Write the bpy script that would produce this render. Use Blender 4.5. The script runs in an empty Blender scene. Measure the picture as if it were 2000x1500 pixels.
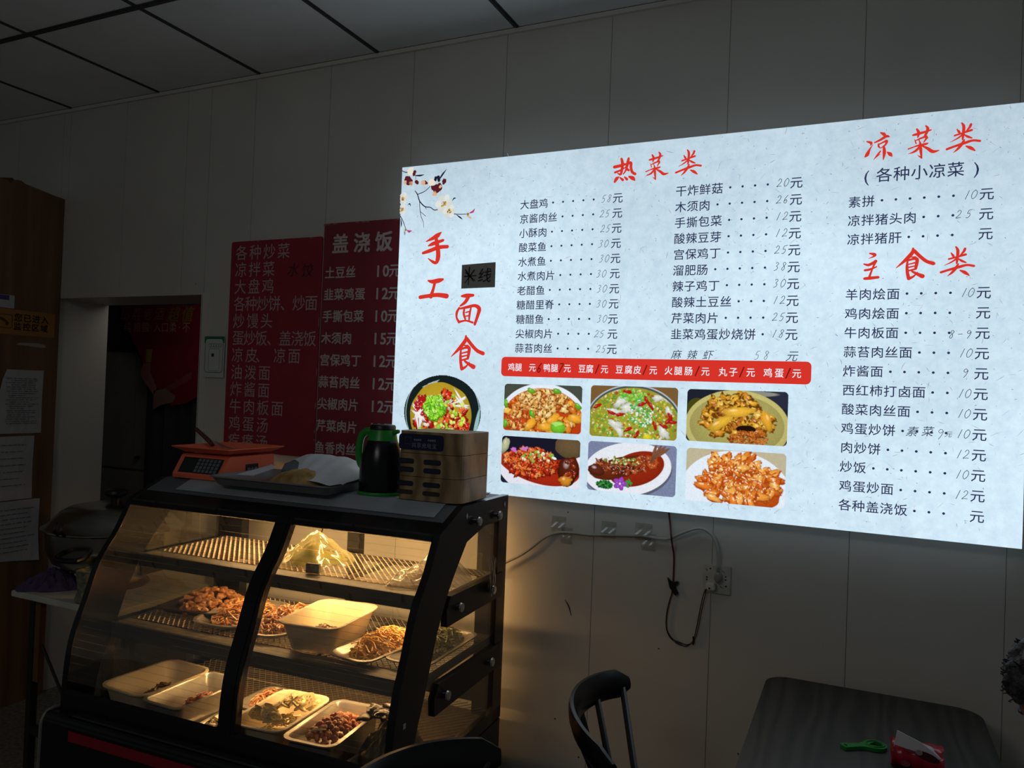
import bpy, bmesh, math, random
import numpy as np
from mathutils import Vector, Matrix
random.seed(7); RNG = np.random.default_rng(11)
PI = math.pi
scene = bpy.context.scene
COL = scene.collection

def lin(c):
    c = c / 255.0
    return c / 12.92 if c <= 0.04045 else ((c + 0.055) / 1.055) ** 2.4
def L3(r, g, b): return (lin(r), lin(g), lin(b), 1.0)

# ------------------------------------------------------------------ camera, world, lights
cam_d = bpy.data.cameras.new('camera'); cam = bpy.data.objects.new('camera', cam_d); COL.objects.link(cam)
scene.camera = cam
cam_d.sensor_width = 36.0; cam_d.lens = 1510 / 2000 * 36.0; cam_d.clip_start = 0.05
_X = Vector((0.90650572, 0.42048495, 0.03794451)); _D = Vector((0.02928711, 0.02702935, -0.99920552)); _F = Vector((-0.4211765, 0.90689681, 0.01218748))
M = Matrix(((_X[0], -_D[0], -_F[0], 0.0), (_X[1], -_D[1], -_F[1], -2.5), (_X[2], -_D[2], -_F[2], 1.55), (0, 0, 0, 1)))
cam.matrix_world = M
scene.view_settings.view_transform = 'Standard'; scene.view_settings.look = 'None'
scene.view_settings.exposure = 0.0; scene.view_settings.gamma = 1.0; scene.view_settings.use_curve_mapping = False
w = bpy.data.worlds.new('world'); scene.world = w; w.use_nodes = True
w.node_tree.nodes['Background'].inputs[0].default_value = (0.93, 1.0, 1.0, 1); w.node_tree.nodes['Background'].inputs[1].default_value = 0.043
def area(name, loc, target, sx, sy, power, color, parent=None):
    l = bpy.data.lights.new(name, 'AREA'); l.shape = 'RECTANGLE'; l.size = sx; l.size_y = sy; l.energy = power; l.color = color
    o = bpy.data.objects.new(name, l); COL.objects.link(o); o.location = loc
    o.rotation_euler = (Vector(target) - Vector(loc)).to_track_quat('-Z', 'Y').to_euler()
    if parent: o.parent = parent
    return o
area('room_ceiling_light', (-1.3, -3.4, 2.78), (-0.4, 0, 0.6), 1.1, 0.5, 6.6, (1.0, 0.95, 0.9))
area('back_room_fill', (-3.35, .38, 2.015), (-3.95, .9, 1.0), .5, .12, .45, (1.0, 0.95, 0.85))  # unseen fill, added to lift the dark space behind the doorway

# ------------------------------------------------------------------ materials
MATS = {}
def mat(name, rgb, rough=0.6, metal=0.0, var=0.0, scale=20.0, bump=0.0, spec=0.5, stretch=None, rgb2=None, emit=0.0, trans=0.0, alpha=1.0, detail=4.0):
    if name in MATS: return MATS[name]
    m = bpy.data.materials.new(name); m.use_nodes = True; MATS[name] = m
    nt = m.node_tree; b = nt.nodes['Principled BSDF']
    c = L3(*rgb); b.inputs['Base Color'].default_value = c
    b.inputs['Roughness'].default_value = rough; b.inputs['Metallic'].default_value = metal
    b.inputs['Specular IOR Level'].default_value = spec; b.inputs['Alpha'].default_value = alpha
    b.inputs['Transmission Weight'].default_value = trans
    if emit: b.inputs['Emission Color'].default_value = c; b.inputs['Emission Strength'].default_value = emit
    if var or bump or rgb2:
        tc = nt.nodes.new('ShaderNodeTexCoord'); mp = nt.nodes.new('ShaderNodeMapping')
        nt.links.new(tc.outputs['Object'], mp.inputs[0])
        if stretch: mp.inputs['Scale'].default_value = stretch
        n = nt.nodes.new('ShaderNodeTexNoise'); n.inputs['Scale'].default_value = scale; n.inputs['Detail'].default_value = detail
        nt.links.new(mp.outputs[0], n.inputs['Vector'])
        if var or rgb2:
            r = nt.nodes.new('ShaderNodeValToRGB'); nt.links.new(n.outputs['Fac'], r.inputs[0])
            r.color_ramp.elements[0].position = 0.32; r.color_ramp.elements[1].position = 0.68
            c2 = L3(*rgb2) if rgb2 else tuple(min(1, x * (1 + var)) for x in c[:3]) + (1,)
            c1 = c if rgb2 else tuple(x * (1 - var) for x in c[:3]) + (1,)
            r.color_ramp.elements[0].color = c1; r.color_ramp.elements[1].color = c2
            nt.links.new(r.outputs[0], b.inputs['Base Color'])
        if bump:
            bp = nt.nodes.new('ShaderNodeBump'); bp.inputs['Strength'].default_value = bump; bp.inputs['Distance'].default_value = 0.01
            nt.links.new(n.outputs['Fac'], bp.inputs['Height']); nt.links.new(bp.outputs[0], b.inputs['Normal'])
    return m
def emis(name, rgb, s=1.0):
    if name in MATS: return MATS[name]
    m = bpy.data.materials.new(name); m.use_nodes = True; MATS[name] = m
    nt = m.node_tree; nt.nodes.clear(); e = nt.nodes.new('ShaderNodeEmission'); o = nt.nodes.new('ShaderNodeOutputMaterial')
    e.inputs[0].default_value = L3(*rgb); e.inputs[1].default_value = s; nt.links.new(e.outputs[0], o.inputs[0]); return m
def attr_mat(name, emission):
    m = bpy.data.materials.new(name); m.use_nodes = True; nt = m.node_tree
    a = nt.nodes.new('ShaderNodeAttribute'); a.attribute_name = 'ink'
    if emission:
        nt.nodes.clear(); a = nt.nodes.new('ShaderNodeAttribute'); a.attribute_name = 'ink'
        e = nt.nodes.new('ShaderNodeEmission'); o = nt.nodes.new('ShaderNodeOutputMaterial'); e.inputs[1].default_value = emission
        nt.links.new(a.outputs['Color'], e.inputs[0]); nt.links.new(e.outputs[0], o.inputs[0])
    else:
        nt.links.new(a.outputs['Color'], nt.nodes['Principled BSDF'].inputs['Base Color']); nt.nodes['Principled BSDF'].inputs['Roughness'].default_value = 0.6
    return m
def thin_glass(name, tint=(1, 1, 1), fac=0.0, haze=None, hz=0.0, rough=0.0):
    m = bpy.data.materials.new(name); m.use_nodes = True; nt = m.node_tree; nt.nodes.clear(); MATS[name] = m
    o = nt.nodes.new('ShaderNodeOutputMaterial'); t = nt.nodes.new('ShaderNodeBsdfTransparent'); g = nt.nodes.new('ShaderNodeBsdfGlossy')
    mx = nt.nodes.new('ShaderNodeMixShader'); f = nt.nodes.new('ShaderNodeFresnel'); f.inputs[0].default_value = 1.45
    ge = nt.nodes.new('ShaderNodeNewGeometry'); io = nt.nodes.new('ShaderNodeMath'); io.operation = 'MULTIPLY_ADD'; io.inputs[1].default_value = 1 / 1.45 - 1.45; io.inputs[2].default_value = 1.45
    nt.links.new(ge.outputs['Backfacing'], io.inputs[0]); nt.links.new(io.outputs[0], f.inputs[0])
    t.inputs[0].default_value = (*tint, 1); g.inputs['Roughness'].default_value = rough
    ad = nt.nodes.new('ShaderNodeMath'); ad.operation = 'ADD'; ad.inputs[1].default_value = fac; nt.links.new(f.outputs[0], ad.inputs[0])
    nt.links.new(ad.outputs[0], mx.inputs[0]); nt.links.new(t.outputs[0], mx.inputs[1]); nt.links.new(g.outputs[0], mx.inputs[2])
    last = mx
    if hz:
        d = nt.nodes.new('ShaderNodeBsdfDiffuse'); d.inputs[0].default_value = (*haze, 1); m2 = nt.nodes.new('ShaderNodeMixShader')
        n = nt.nodes.new('ShaderNodeTexNoise'); n.inputs['Scale'].default_value = 9; n.inputs['Detail'].default_value = 5
        mm = nt.nodes.new('ShaderNodeMath'); mm.operation = 'MULTIPLY'; mm.inputs[1].default_value = hz * 2
        nt.links.new(n.outputs['Fac'], mm.inputs[0]); nt.links.new(mm.outputs[0], m2.inputs[0])
        nt.links.new(mx.outputs[0], m2.inputs[1]); nt.links.new(d.outputs[0], m2.inputs[2]); last = m2
    nt.links.new(last.outputs[0], o.inputs[0]); return m
def wood(name, c1, c2, scale, stretch, rough=0.5, dist=3.0, bands='X'):
    m = bpy.data.materials.new(name); m.use_nodes = True; MATS[name] = m; nt = m.node_tree; b = nt.nodes['Principled BSDF']
    tc = nt.nodes.new('ShaderNodeTexCoord'); mp = nt.nodes.new('ShaderNodeMapping'); mp.inputs['Scale'].default_value = stretch
    wv = nt.nodes.new('ShaderNodeTexWave'); wv.bands_direction = bands; wv.inputs['Scale'].default_value = scale; wv.inputs['Distortion'].default_value = dist
    wv.inputs['Detail'].default_value = 4; wv.inputs['Detail Scale'].default_value = 1.2
    n = nt.nodes.new('ShaderNodeTexNoise'); n.inputs['Scale'].default_value = scale * 6; n.inputs['Detail'].default_value = 6
    mx = nt.nodes.new('ShaderNodeMixRGB'); mx.inputs[0].default_value = 0.4; r = nt.nodes.new('ShaderNodeValToRGB')
    r.color_ramp.elements[0].color = L3(*c1); r.color_ramp.elements[1].color = L3(*c2); r.color_ramp.elements[0].position = 0.25; r.color_ramp.elements[1].position = 0.75
    nt.links.new(tc.outputs['Object'], mp.inputs[0]); nt.links.new(mp.outputs[0], wv.inputs['Vector']); nt.links.new(mp.outputs[0], n.inputs['Vector'])
    nt.links.new(wv.outputs['Color'], mx.inputs[1]); nt.links.new(n.outputs['Fac'], mx.inputs[2]); nt.links.new(mx.outputs[0], r.inputs[0])
    nt.links.new(r.outputs[0], b.inputs['Base Color']); b.inputs['Roughness'].default_value = rough
    return m

# ------------------------------------------------------------------ mesh helpers
class MB:
    def __init__(s): s.v = []; s.f = []; s.c = []
    def add(s, vs, fs, col=None):
        n = len(s.v); s.v += [tuple(p) for p in vs]; s.f += [tuple(i + n for i in f) for f in fs]
        if col is not None: s.c += [col] * len(fs)
        return s
    def box(s, x0, x1, y0, y1, z0, z1, bev=0.0, rz=0.0):
        if bev:
            bm = bmesh.new(); bmesh.ops.create_cube(bm, size=1.0)
            for q in bm.verts: q.co = Vector(((x0 + x1) / 2 + q.co.x * (x1 - x0), (y0 + y1) / 2 + q.co.y * (y1 - y0), (z0 + z1) / 2 + q.co.z * (z1 - z0)))
            bmesh.ops.bevel(bm, geom=bm.edges[:], offset=bev, segments=2, affect='EDGES')
            return s.bm(bm)
        vs = [(x0, y0, z0), (x1, y0, z0), (x1, y1, z0), (x0, y1, z0), (x0, y0, z1), (x1, y0, z1), (x1, y1, z1), (x0, y1, z1)]
        return s.add(vs, [(0, 3, 2, 1), (4, 5, 6, 7), (0, 1, 5, 4), (1, 2, 6, 5), (2, 3, 7, 6), (3, 0, 4, 7)])
    def bm(s, bm):
        bm.verts.index_update(); s.add([q.co[:] for q in bm.verts], [[q.index for q in f.verts] for f in bm.faces]); bm.free(); return s
    def prism(s, poly, axis, a, b):
        # polygon of 2-D points extruded along axis ('x': points are (y,z); 'y': (x,z); 'z': (x,y))
        def P(p, t): return (t, p[0], p[1]) if axis == 'x' else ((p[0], t, p[1]) if axis == 'y' else (p[0], p[1], t))
        n = len(poly); vs = [P(p, a) for p in poly] + [P(p, b) for p in poly]
        return s.add(vs, [tuple(range(n))[::-1], tuple(range(n, 2 * n))] + [(i, (i + 1) % n, (i + 1) % n + n, i + n) for i in range(n)])
    def strip(s, A, B, axis, a, b):
        for i in range(len(A) - 1): s.prism([A[i], A[i + 1], B[i + 1], B[i]], axis, a, b)
        return s
    def lathe(s, prof, seg=32, c=(0, 0, 0), sx=1.0, sy=1.0):
        n = len(prof); vs = []
        for i in range(seg):
            t = 2 * PI * i / seg
            vs += [(c[0] + r * math.cos(t) * sx, c[1] + r * math.sin(t) * sy, c[2] + z) for r, z in prof]
        fs = []
        for i in range(seg):
            j = (i + 1) % seg
            fs += [(i * n + k, j * n + k, j * n + k + 1, i * n + k + 1) for k in range(n - 1)]
        if prof[0][0] > 1e-5: fs.append(tuple(i * n for i in range(seg))[::-1])
        if prof[-1][0] > 1e-5 and prof[-1] != prof[0]: fs.append(tuple(i * n + n - 1 for i in range(seg)))
        return s.add(vs, fs)
    def tube(s, pts, r, seg=8, smooth=0, r2=None, flat=1.0):
        pts = [Vector(p) for p in pts]
        if smooth: pts = catmull(pts, smooth)
        n = len(pts); up = None; vs = []
        for i, p in enumerate(pts):
            d = (pts[min(i + 1, n - 1)] - pts[max(i - 1, 0)]).normalized()
            if up is None: up = Vector((0, 0, 1)) if abs(d.z) < 0.9 else Vector((1, 0, 0))
            a = d.cross(up).normalized(); up = a.cross(d).normalized()
            rr = r if r2 is None else r + (r2 - r) * i / (n - 1)
            vs += [tuple(p + a * (rr * math.cos(2 * PI * k / seg)) + up * (rr * flat * math.sin(2 * PI * k / seg))) for k in range(seg)]
        fs = [(i * seg + k, i * seg + (k + 1) % seg, (i + 1) * seg + (k + 1) % seg, (i + 1) * seg + k) for i in range(n - 1) for k in range(seg)]
        fs += [tuple(range(seg))[::-1], tuple(range((n - 1) * seg, n * seg))]
        return s.add(vs, fs)
    def build(s, name, m, parent=None, smooth=False, kind=None, label=None):
        me = bpy.data.meshes.new(name); me.from_pydata(s.v, [], s.f); me.materials.append(m)
        if s.c:
            at = me.color_attributes.new('ink', 'FLOAT_COLOR', 'CORNER'); arr = []
            for f, c in zip(s.f, s.c): arr += list(c) * len(f)
            at.data.foreach_set('color', arr)
        if smooth: me.polygons.foreach_set('use_smooth', [True] * len(me.polygons))
        bm = bmesh.new(); bm.from_mesh(me); bmesh.ops.recalc_face_normals(bm, faces=bm.faces[:]); bm.to_mesh(me); bm.free()
        if smooth:
            me.set_sharp_from_angle(angle=math.radians(40))
        o = bpy.data.objects.new(name, me); COL.objects.link(o)
        if parent: o.parent = parent
        if kind: o['kind'] = kind
        if label: o['label'] = label
        return o
def catmull(P, k):
    P = [Vector(p) for p in P]; out = []
    for i in range(len(P) - 1):
        a, b, c, d = P[max(i - 1, 0)], P[i], P[i + 1], P[min(i + 2, len(P) - 1)]
        for t in range(k):
            t = t / k; out.append(0.5 * ((2 * b) + (c - a) * t + (2 * a - 5 * b + 4 * c - d) * t * t + (3 * b - a - 3 * c + d) * t ** 3))
    return out + [P[-1]]
def thing(name, label, cat, loc=(0, 0, 0), rz=0.0, group=None):
    o = bpy.data.objects.new(name, None); COL.objects.link(o); o.location = loc; o.rotation_euler = (0, 0, rz); o.empty_display_size = 0.05
    o['label'] = label; o['category'] = cat
    if group: o['group'] = group
    return o
def tag(o, label, cat, group=None, kind=None, loc=None, rz=None):
    o['label'] = label; o['category'] = cat
    if group: o['group'] = group
    if kind: o['kind'] = kind
    if loc is not None: o.location = loc
    if rz is not None: o.rotation_euler = (0, 0, rz)
    return o
def struct(name, loc=(0, 0, 0)):
    o = bpy.data.objects.new(name, None); COL.objects.link(o); o['kind'] = 'structure'; o.location = loc; return o
def dup(root, loc, rz, label=None, group=None):
    r = root.copy(); COL.objects.link(r); r.location = loc; r.rotation_euler = (0, 0, rz)
    if label: r['label'] = label
    if group: r['group'] = group
    for ch in list(root.children):
        c = ch.copy(); COL.objects.link(c); c.parent = r
        for g in ch.children:
            d = g.copy(); COL.objects.link(d); d.parent = c
    return r
def rrect(x0, x1, z0, z1, r, n=5):
    out = []
    for cx, cz, a in ((x1 - r, z1 - r, 0), (x0 + r, z1 - r, 90), (x0 + r, z0 + r, 180), (x1 - r, z0 + r, 270)):
        out += [(cx + r * math.cos(math.radians(a + 90 * i / n)), cz + r * math.sin(math.radians(a + 90 * i / n))) for i in range(n + 1)]
    return out

# ------------------------------------------------------------------ lettering helpers (all in the x-z plane at a given y, facing -y)
_GC = {}
def glyph(ch, bold):
    k = ch
    if k not in _GC:
        c = bpy.data.curves.new('g', 'FONT'); c.body = ch; c.size = 1.0; c.resolution_u = 2
        o = bpy.data.objects.new('g', c); COL.objects.link(o)
        dg = bpy.context.evaluated_depsgraph_get(); me = bpy.data.meshes.new_from_object(o.evaluated_get(dg))
        _GC[k] = ([(v.co.x, v.co.y) for v in me.vertices], [tuple(p.vertices) for p in me.polygons])
        bpy.data.objects.remove(o); bpy.data.meshes.remove(me); bpy.data.curves.remove(c)
    return _GC[k]
def put(mb, ch, cx, cz, size, y, bold=0.0, sx=1.0, slant=0.0, col=None):
    if ch in ' \u3000': return
    vs, fs = glyph(ch, bold)
    if not vs: return
    sh = [(0, 0)] if bold < .003 else ([(-bold, -bold), (bold, -bold), (bold, bold), (-bold, bold)] + ([(0, 0), (0, bold), (0, -bold), (bold, 0), (-bold, 0)] if bold > .012 else []))
    cjk = ord(ch) > 0x2e80
    if cjk: ox, oy = 0.5, 0.38
    else:
        xs = [p[0] for p in vs]; ox, oy = (min(xs) + max(xs)) / 2, 0.36
    for k_, (dx, dz) in enumerate(sh): mb.add([(cx + ((p[0] + dx - ox) * sx + (p[1] - oy) * slant) * size, y - k_ * .00005, cz + (p[1] + dz - oy) * size) for p in vs], fs, col)
def row(mb, txt, x0, z, pitch, size, y, bold=0.0, sx=1.0, col=None, slant=0.0, dz=0.0):
    for i, ch in enumerate(txt): put(mb, ch, x0 + i * pitch, z + i * dz, size, y, bold, sx, slant, col)
def disc(mb, cx, cz, rx, y, rz=None, n=12, col=None, ang=0.0, irr=0.0):
    rz = rz or rx; ca, sa = math.cos(ang), math.sin(ang); vs = []
    for i in range(n):
        t = 2 * PI * i / n; k = 1 + irr * random.uniform(-1, 1); a, b = rx * k * math.cos(t), rz * k * math.sin(t)
        vs.append((cx + a * ca - b * sa, y, cz + a * sa + b * ca))
    mb.add(vs, [tuple(range(n))], col)
def ribbon(mb, pts, y, w=None, k=5, col=None, caps=True):
    P = [Vector((p[0], p[1], (p[2] if len(p) > 2 else w))) for p in pts]
    Q = catmull(P, k) if len(P) > 1 else P; n = len(Q); vs = []
    for i, q in enumerate(Q):
        d = Q[min(i + 1, n - 1)] - Q[max(i - 1, 0)]; l = math.hypot(d.x, d.y) or 1; nx, nz = -d.y / l, d.x / l; h = max(q.z, 1e-4) / 2
        vs += [(q.x + nx * h, y, q.y + nz * h), (q.x - nx * h, y, q.y - nz * h)]
    mb.add(vs, [(2 * i, 2 * i + 1, 2 * i + 3, 2 * i + 2) for i in range(n - 1)], col)
    if caps:
        disc(mb, Q[0].x, Q[0].y, max(Q[0].z, 1e-4) / 2, y, n=8, col=col); disc(mb, Q[-1].x, Q[-1].y, max(Q[-1].z, 1e-4) / 2, y, n=8, col=col)
DIG = {'0': [[(.5, 1), (.15, .75), (.1, .3), (.4, 0), (.8, .3), (.85, .75), (.5, 1), (.4, .95)]], '1': [[(.65, 1), (.35, 0)]],
       '2': [[(.15, .75), (.4, 1), (.75, .85), (.65, .5), (.1, .05), (.5, .1), (1, .08)]],
       '3': [[(.15, .9), (.5, 1), (.7, .8), (.4, .55), (.7, .4), (.55, .1), (.1, 0)]],
       '5': [[(.35, .95), (.2, .55), (.6, .55), (.7, .25), (.4, 0), (.1, .05)], [(.35, .95), (.85, 1)]],
       '6': [[(.7, 1), (.3, .6), (.2, .2), (.5, 0), (.75, .25), (.5, .45), (.25, .3)]],
       '7': [[(.1, .95), (.8, .95), (.5, .4), (.4, 0)]],
       '8': [[(.8, .85), (.45, 1), (.25, .8), (.7, .35), (.5, 0), (.2, .2), (.6, .6), (.8, .85)]],
       '9': [[(.8, .8), (.4, 1), (.15, .75), (.5, .6), (.8, .8), (.7, .4), (.4, 0)]], '-': [[(.1, .5), (.9, .55)]]}
def hand(mb, txt, cx, cz, h, y, w=0.0018, wid=None, pitch=None, col=None):
    w = w * 1.35; wid = wid or h * 0.62; pitch = pitch or wid * 1.35; x = cx - pitch * (len(txt) - 1) / 2
    for i, ch in enumerate(txt):
        for st in DIG.get(ch, []):
            ribbon(mb, [(x + i * pitch + (p[0] - .5) * wid + (p[1] - .5) * h * .22, cz + (p[1] - .5) * h) for p in st], y, w, 4, col, False)
BRUSH={
 '手':[[(220,545,40),(70,435,140),(-130,345,100),(-390,245,30)],[(-280,85,50),(-80,155,110),(320,255,80)],[(-510,-175,80),(-230,-105,110),(150,5,110),(510,15,100)],[(10,405,90),(70,125,130),(130,-165,140),(130,-395,140),(60,-545,100),(-90,-505,80),(-290,-375,20)]],
 '工':[[(-240,285,50),(-70,245,110),(200,275,130),(370,315,70)],[(50,245,100),(-10,-15,90),(-100,-295,130)],[(-560,-315,110),(-210,-275,110),(170,-245,120),(560,-295,140)]],
 '面':[[(-275,495,60),(-65,505,120),(185,515,80)],[(-5,455,110),(-125,275,100),(-315,145,50)],[(-355,75,60),(-445,-85,80),(-445,-275,60),(-345,-435,80)],[(-325,45,50),(-45,95,80),(265,145,90),(445,35,120),(405,-185,100),(295,-515,80)],[(-145,65,60),(-165,-135,70),(-95,-325,60)],[(115,65,50),(75,-135,70),(55,-385,50)],[(-355,-435,70),(-75,-385,50),(215,-455,60)],[(-85,-95,40),(75,-55,40)],[(-75,-225,40),(75,-205,40)]],
 '食':[[(-70,585,60),(-90,425,110),(-320,145,100),(-640,-155,20)],[(-30,495,100),(200,245,100),(410,65,100),(640,-25,110)],[(-140,255,30),(20,235,70)],[(-250,125,50),(-260,-125,80),(-240,-355,90),(-190,-585,100)],[(-250,115,60),(-60,175,70),(80,145,100),(40,-205,80)],[(-200,-25,40),(10,25,50)],[(-200,-145,50),(20,-95,40)],[(-200,-275,50),(40,-215,60)],[(-190,-585,100),(-30,-505,60),(110,-345,30)],[(-80,-305,60),(100,-415,90),(280,-505,130)]],
 '热':[[(-355,120,80),(-185,140,80),(5,180,60)],[(-125,370,60),(-85,200,80),(-105,-50,70),(-145,-140,60),(-245,-90,20)],[(-325,-60,60),(-155,-10,50),(-25,50,40)],[(25,160,40),(185,210,80),(205,50,70),(255,-100,70),(355,-170,70)],[(115,360,60),(85,190,80),(35,-20,50),(-45,-140,30)],[(15,80,40),(135,-30,60)],[(-325,-370,60),(-265,-270,90),(-185,-220,30)],[(-145,-250,40),(-55,-330,70)],[(5,-240,40),(85,-320,70)],[(155,-240,50),(275,-300,100),(345,-370,40)]],
 '菜':[[(-270,220,40),(-160,240,60),(20,280,50),(170,320,30)],[(-180,380,40),(-130,270,60),(-150,150,30)],[(40,450,30),(90,360,60),(40,200,50),(-20,130,20)],[(-220,50,20),(-80,110,40),(70,150,40)],[(-230,100,10),(-190,-20,30)],[(-120,70,20),(-90,-10,30)],[(70,110,50),(0,-10,20)],[(-260,-120,20),(-150,-90,40),(50,-60,50),(110,-40,20)],[(-90,-10,40),(-70,-200,60),(-40,-450,30)],[(-50,-430,40),(-140,-360,10)],[(-110,-140,50),(-210,-240,50),(-370,-300,10)],[(-380,-160,30),(-260,-120,30)],[(-40,-100,30),(100,-190,60),(230,-290,70),(380,-270,20)]],
 '类':[[(-160,240,20),(-110,160,50),(-80,100,20)],[(170,340,50),(140,260,50),(50,150,20)],[(-50,400,30),(0,290,60),(-10,30,50),(-20,-60,30)],[(-210,70,40),(-20,120,40),(190,180,50)],[(-30,70,40),(-150,-20,30),(-310,-100,10)],[(10,80,20),(100,10,50),(200,-40,30)],[(-390,-290,50),(-210,-230,50),(30,-160,60),(220,-110,50),(390,-140,50)],[(20,-70,30),(-20,-160,60),(-120,-300,50),(-230,-400,10)],[(70,-250,30),(180,-310,70),(280,-390,30)]],
 '凉':[[(-315,170,30),(-205,120,60),(-215,50,20)],[(-345,-260,40),(-295,-200,80),(-235,-60,40),(-155,70,10)],[(35,390,30),(125,330,70),(165,270,30)],[(-115,120,30),(25,180,50),(185,270,60),(255,250,30)],[(-15,70,30),(-5,0,40),(35,-50,20)],[(5,60,30),(135,120,40),(195,130,60),(165,30,40),(55,-50,20)],[(125,0,40),(145,-180,70),(125,-390,20)],[(45,-140,30),(-35,-250,40),(-125,-370,10)],[(-65,-300,30),(45,-220,10)],[(215,-180,20),(295,-250,80),(345,-320,20)]],
 '主':[[(-50,360,30),(80,320,70),(60,270,40),(-70,210,10)],[(-190,60,30),(-60,30,60),(120,130,60)],[(110,130,70),(60,-10,40),(10,-160,40),(-40,-320,50)],[(-160,-120,50),(-30,-100,50),(140,-30,30)],[(-160,-360,60),(-20,-350,70),(190,-330,60)]],
}
def brush(mb, ch, cx, cz, y, s=1.0, col=None):
    for st in BRUSH[ch]:
        ribbon(mb, [(cx + p[0] * 1e-4 * s, cz + p[1] * 1e-4 * s, p[2] * 1.3e-4 * s) for p in st], y, None, 6, col)

# ------------------------------------------------------------------ food photographs printed on the light box: colour grids
class Pic:
    def __init__(s, w, h, bg):
        s.w, s.h = w, h; s.a = np.zeros((h, w, 3)); s.a[:] = np.array([lin(c) for c in bg])
        s.Y, s.X = np.mgrid[0:h, 0:w].astype(float); s.rng = np.random.default_rng(w * 7 + h + int(sum(bg)))
    def noise(s, sc):
        r = s.rng.random((int(s.h / sc) + 3, int(s.w / sc) + 3)); y = s.Y / sc; x = s.X / sc; i = y.astype(int); j = x.astype(int); fy = y - i; fx = x - j
        fy = fy * fy * (3 - 2 * fy); fx = fx * fx * (3 - 2 * fx)
        return (r[i, j] * (1 - fy) * (1 - fx) + r[i + 1, j] * fy * (1 - fx) + r[i, j + 1] * (1 - fy) * fx + r[i + 1, j + 1] * fy * fx)
    def ell(s, cx, cy, rx, ry, col, ang=0, irr=0.0, shade=0.0, hl=0.0, clip=None):
        W, H = s.w, s.h; cx *= W; cy *= H; rx *= W; ry *= W
        R = max(rx, ry) * (1.1 + irr); x0, x1 = max(0, int(cx - R)), min(W, int(cx + R) + 2); y0, y1 = max(0, int(cy - R)), min(H, int(cy + R) + 2)
        if x1 <= x0 or y1 <= y0: return
        X = s.X[y0:y1, x0:x1] - cx; Y = s.Y[y0:y1, x0:x1] - cy; a = math.radians(ang); ca, sa = math.cos(a), math.sin(a)
        u = (X * ca + Y * sa) / rx; v = (-X * sa + Y * ca) / ry; t = np.arctan2(v, u); p = s.rng.random(3) * 6
        r = np.sqrt(u * u + v * v) / (1 + irr * (np.sin(3 * t + p[0]) * .5 + np.sin(5 * t + p[1]) * .35 + np.sin(9 * t + p[2]) * .25))
        al = np.clip((1 - r) * min(rx, ry) + 0.5, 0, 1)
        if clip is not None: al = al * clip[y0:y1, x0:x1]
        c = np.array([lin(q) for q in col]); k = 1 - shade * (r ** 2 * 0.75 + 0.45 * (Y / (R + 1))) + s.rng.normal(0, shade * 0.12, r.shape)
        colr = c[None, None] * np.clip(k, 0.05, 2)[..., None]
        if hl: colr = colr + hl * np.clip(1 - (np.hypot(u + .3, v + .4) / .35), 0, 1)[..., None]
        s.a[y0:y1, x0:x1] = s.a[y0:y1, x0:x1] * (1 - al[..., None]) + colr * al[..., None]
    def mask(s, cx, cy, rx, ry, ang=0):
        X = s.X - cx * s.w; Y = s.Y - cy * s.h; a = math.radians(ang); ca, sa = math.cos(a), math.sin(a)
        u = (X * ca + Y * sa) / (rx * s.w); v = (-X * sa + Y * ca) / (ry * s.w); return np.clip((1 - np.hypot(u, v)) * ry * s.w + .5, 0, 1)
    def pile(s, n, reg, size, cols, asp=0.5, irr=0.2, shade=0.8, hl=0.1, clip=None, dark=None):
        cx, cy, rx, ry = reg; P = []
        while len(P) < n:
            x, y = s.rng.uniform(-1, 1, 2)
            if x * x + y * y < 1: P.append((y, x))
        for y, x in sorted(P):
            c = cols[s.rng.integers(len(cols))]; z = size * s.rng.uniform(.6, 1.3); a = s.rng.uniform(-80, 80); px, py = cx + x * rx, cy + y * ry
            if dark is not None: s.ell(px + .004, py + .012, z * 1.12, z * asp * 1.2, dark, a, irr, 0, 0, clip)
            s.ell(px, py, z, z * asp * s.rng.uniform(.7, 1.3), c, a, irr, shade, hl, clip)
    def build(s, name, parent, x0, x1, z0, z1, y, rr=0.012, circle=False, m=None):
        W, H = s.w, s.h; g = s.noise(1.3)[..., None] * .16 + .92; A = np.clip(s.a * g, 0, 1)
        xs = np.linspace(x0, x1, W + 1); zs = np.linspace(z1, z0, H + 1); XX, ZZ = np.meshgrid(xs, zs)
        xc = (XX[:-1, :-1] + XX[1:, 1:]) / 2; zc = (ZZ[:-1, :-1] + ZZ[1:, 1:]) / 2; mx, mz = (x0 + x1) / 2, (z0 + z1) / 2; hx, hz = (x1 - x0) / 2, (z1 - z0) / 2
        if circle: keep = np.hypot((xc - mx) / hx, (zc - mz) / hz) < 1
        else:
            dx = np.clip(np.abs(xc - mx) - (hx - rr), 0, None); dz = np.clip(np.abs(zc - mz) - (hz - rr), 0, None); keep = np.hypot(dx, dz) < rr
        idx = (np.arange(H)[:, None] * (W + 1) + np.arange(W)[None]); F = np.stack([idx, idx + W + 1, idx + W + 2, idx + 1], -1)[keep]
        V = np.stack([XX.ravel(), np.full(XX.size, y), ZZ.ravel()], 1); C = A[keep]
        me = bpy.data.meshes.new(name); me.vertices.add(len(V)); me.vertices.foreach_set('co', V.ravel()); me.loops.add(F.size); me.polygons.add(len(F))
        me.loops.foreach_set('vertex_index', F.ravel()); me.polygons.foreach_set('loop_start', np.arange(0, F.size, 4)); me.polygons.foreach_set('loop_total', np.full(len(F), 4)); me.update()
        at = me.color_attributes.new('ink', 'FLOAT_COLOR', 'CORNER'); c4 = np.ones((F.size, 4)); c4[:, :3] = np.repeat(C, 4, 0); at.data.foreach_set('color', c4.ravel())
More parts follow.
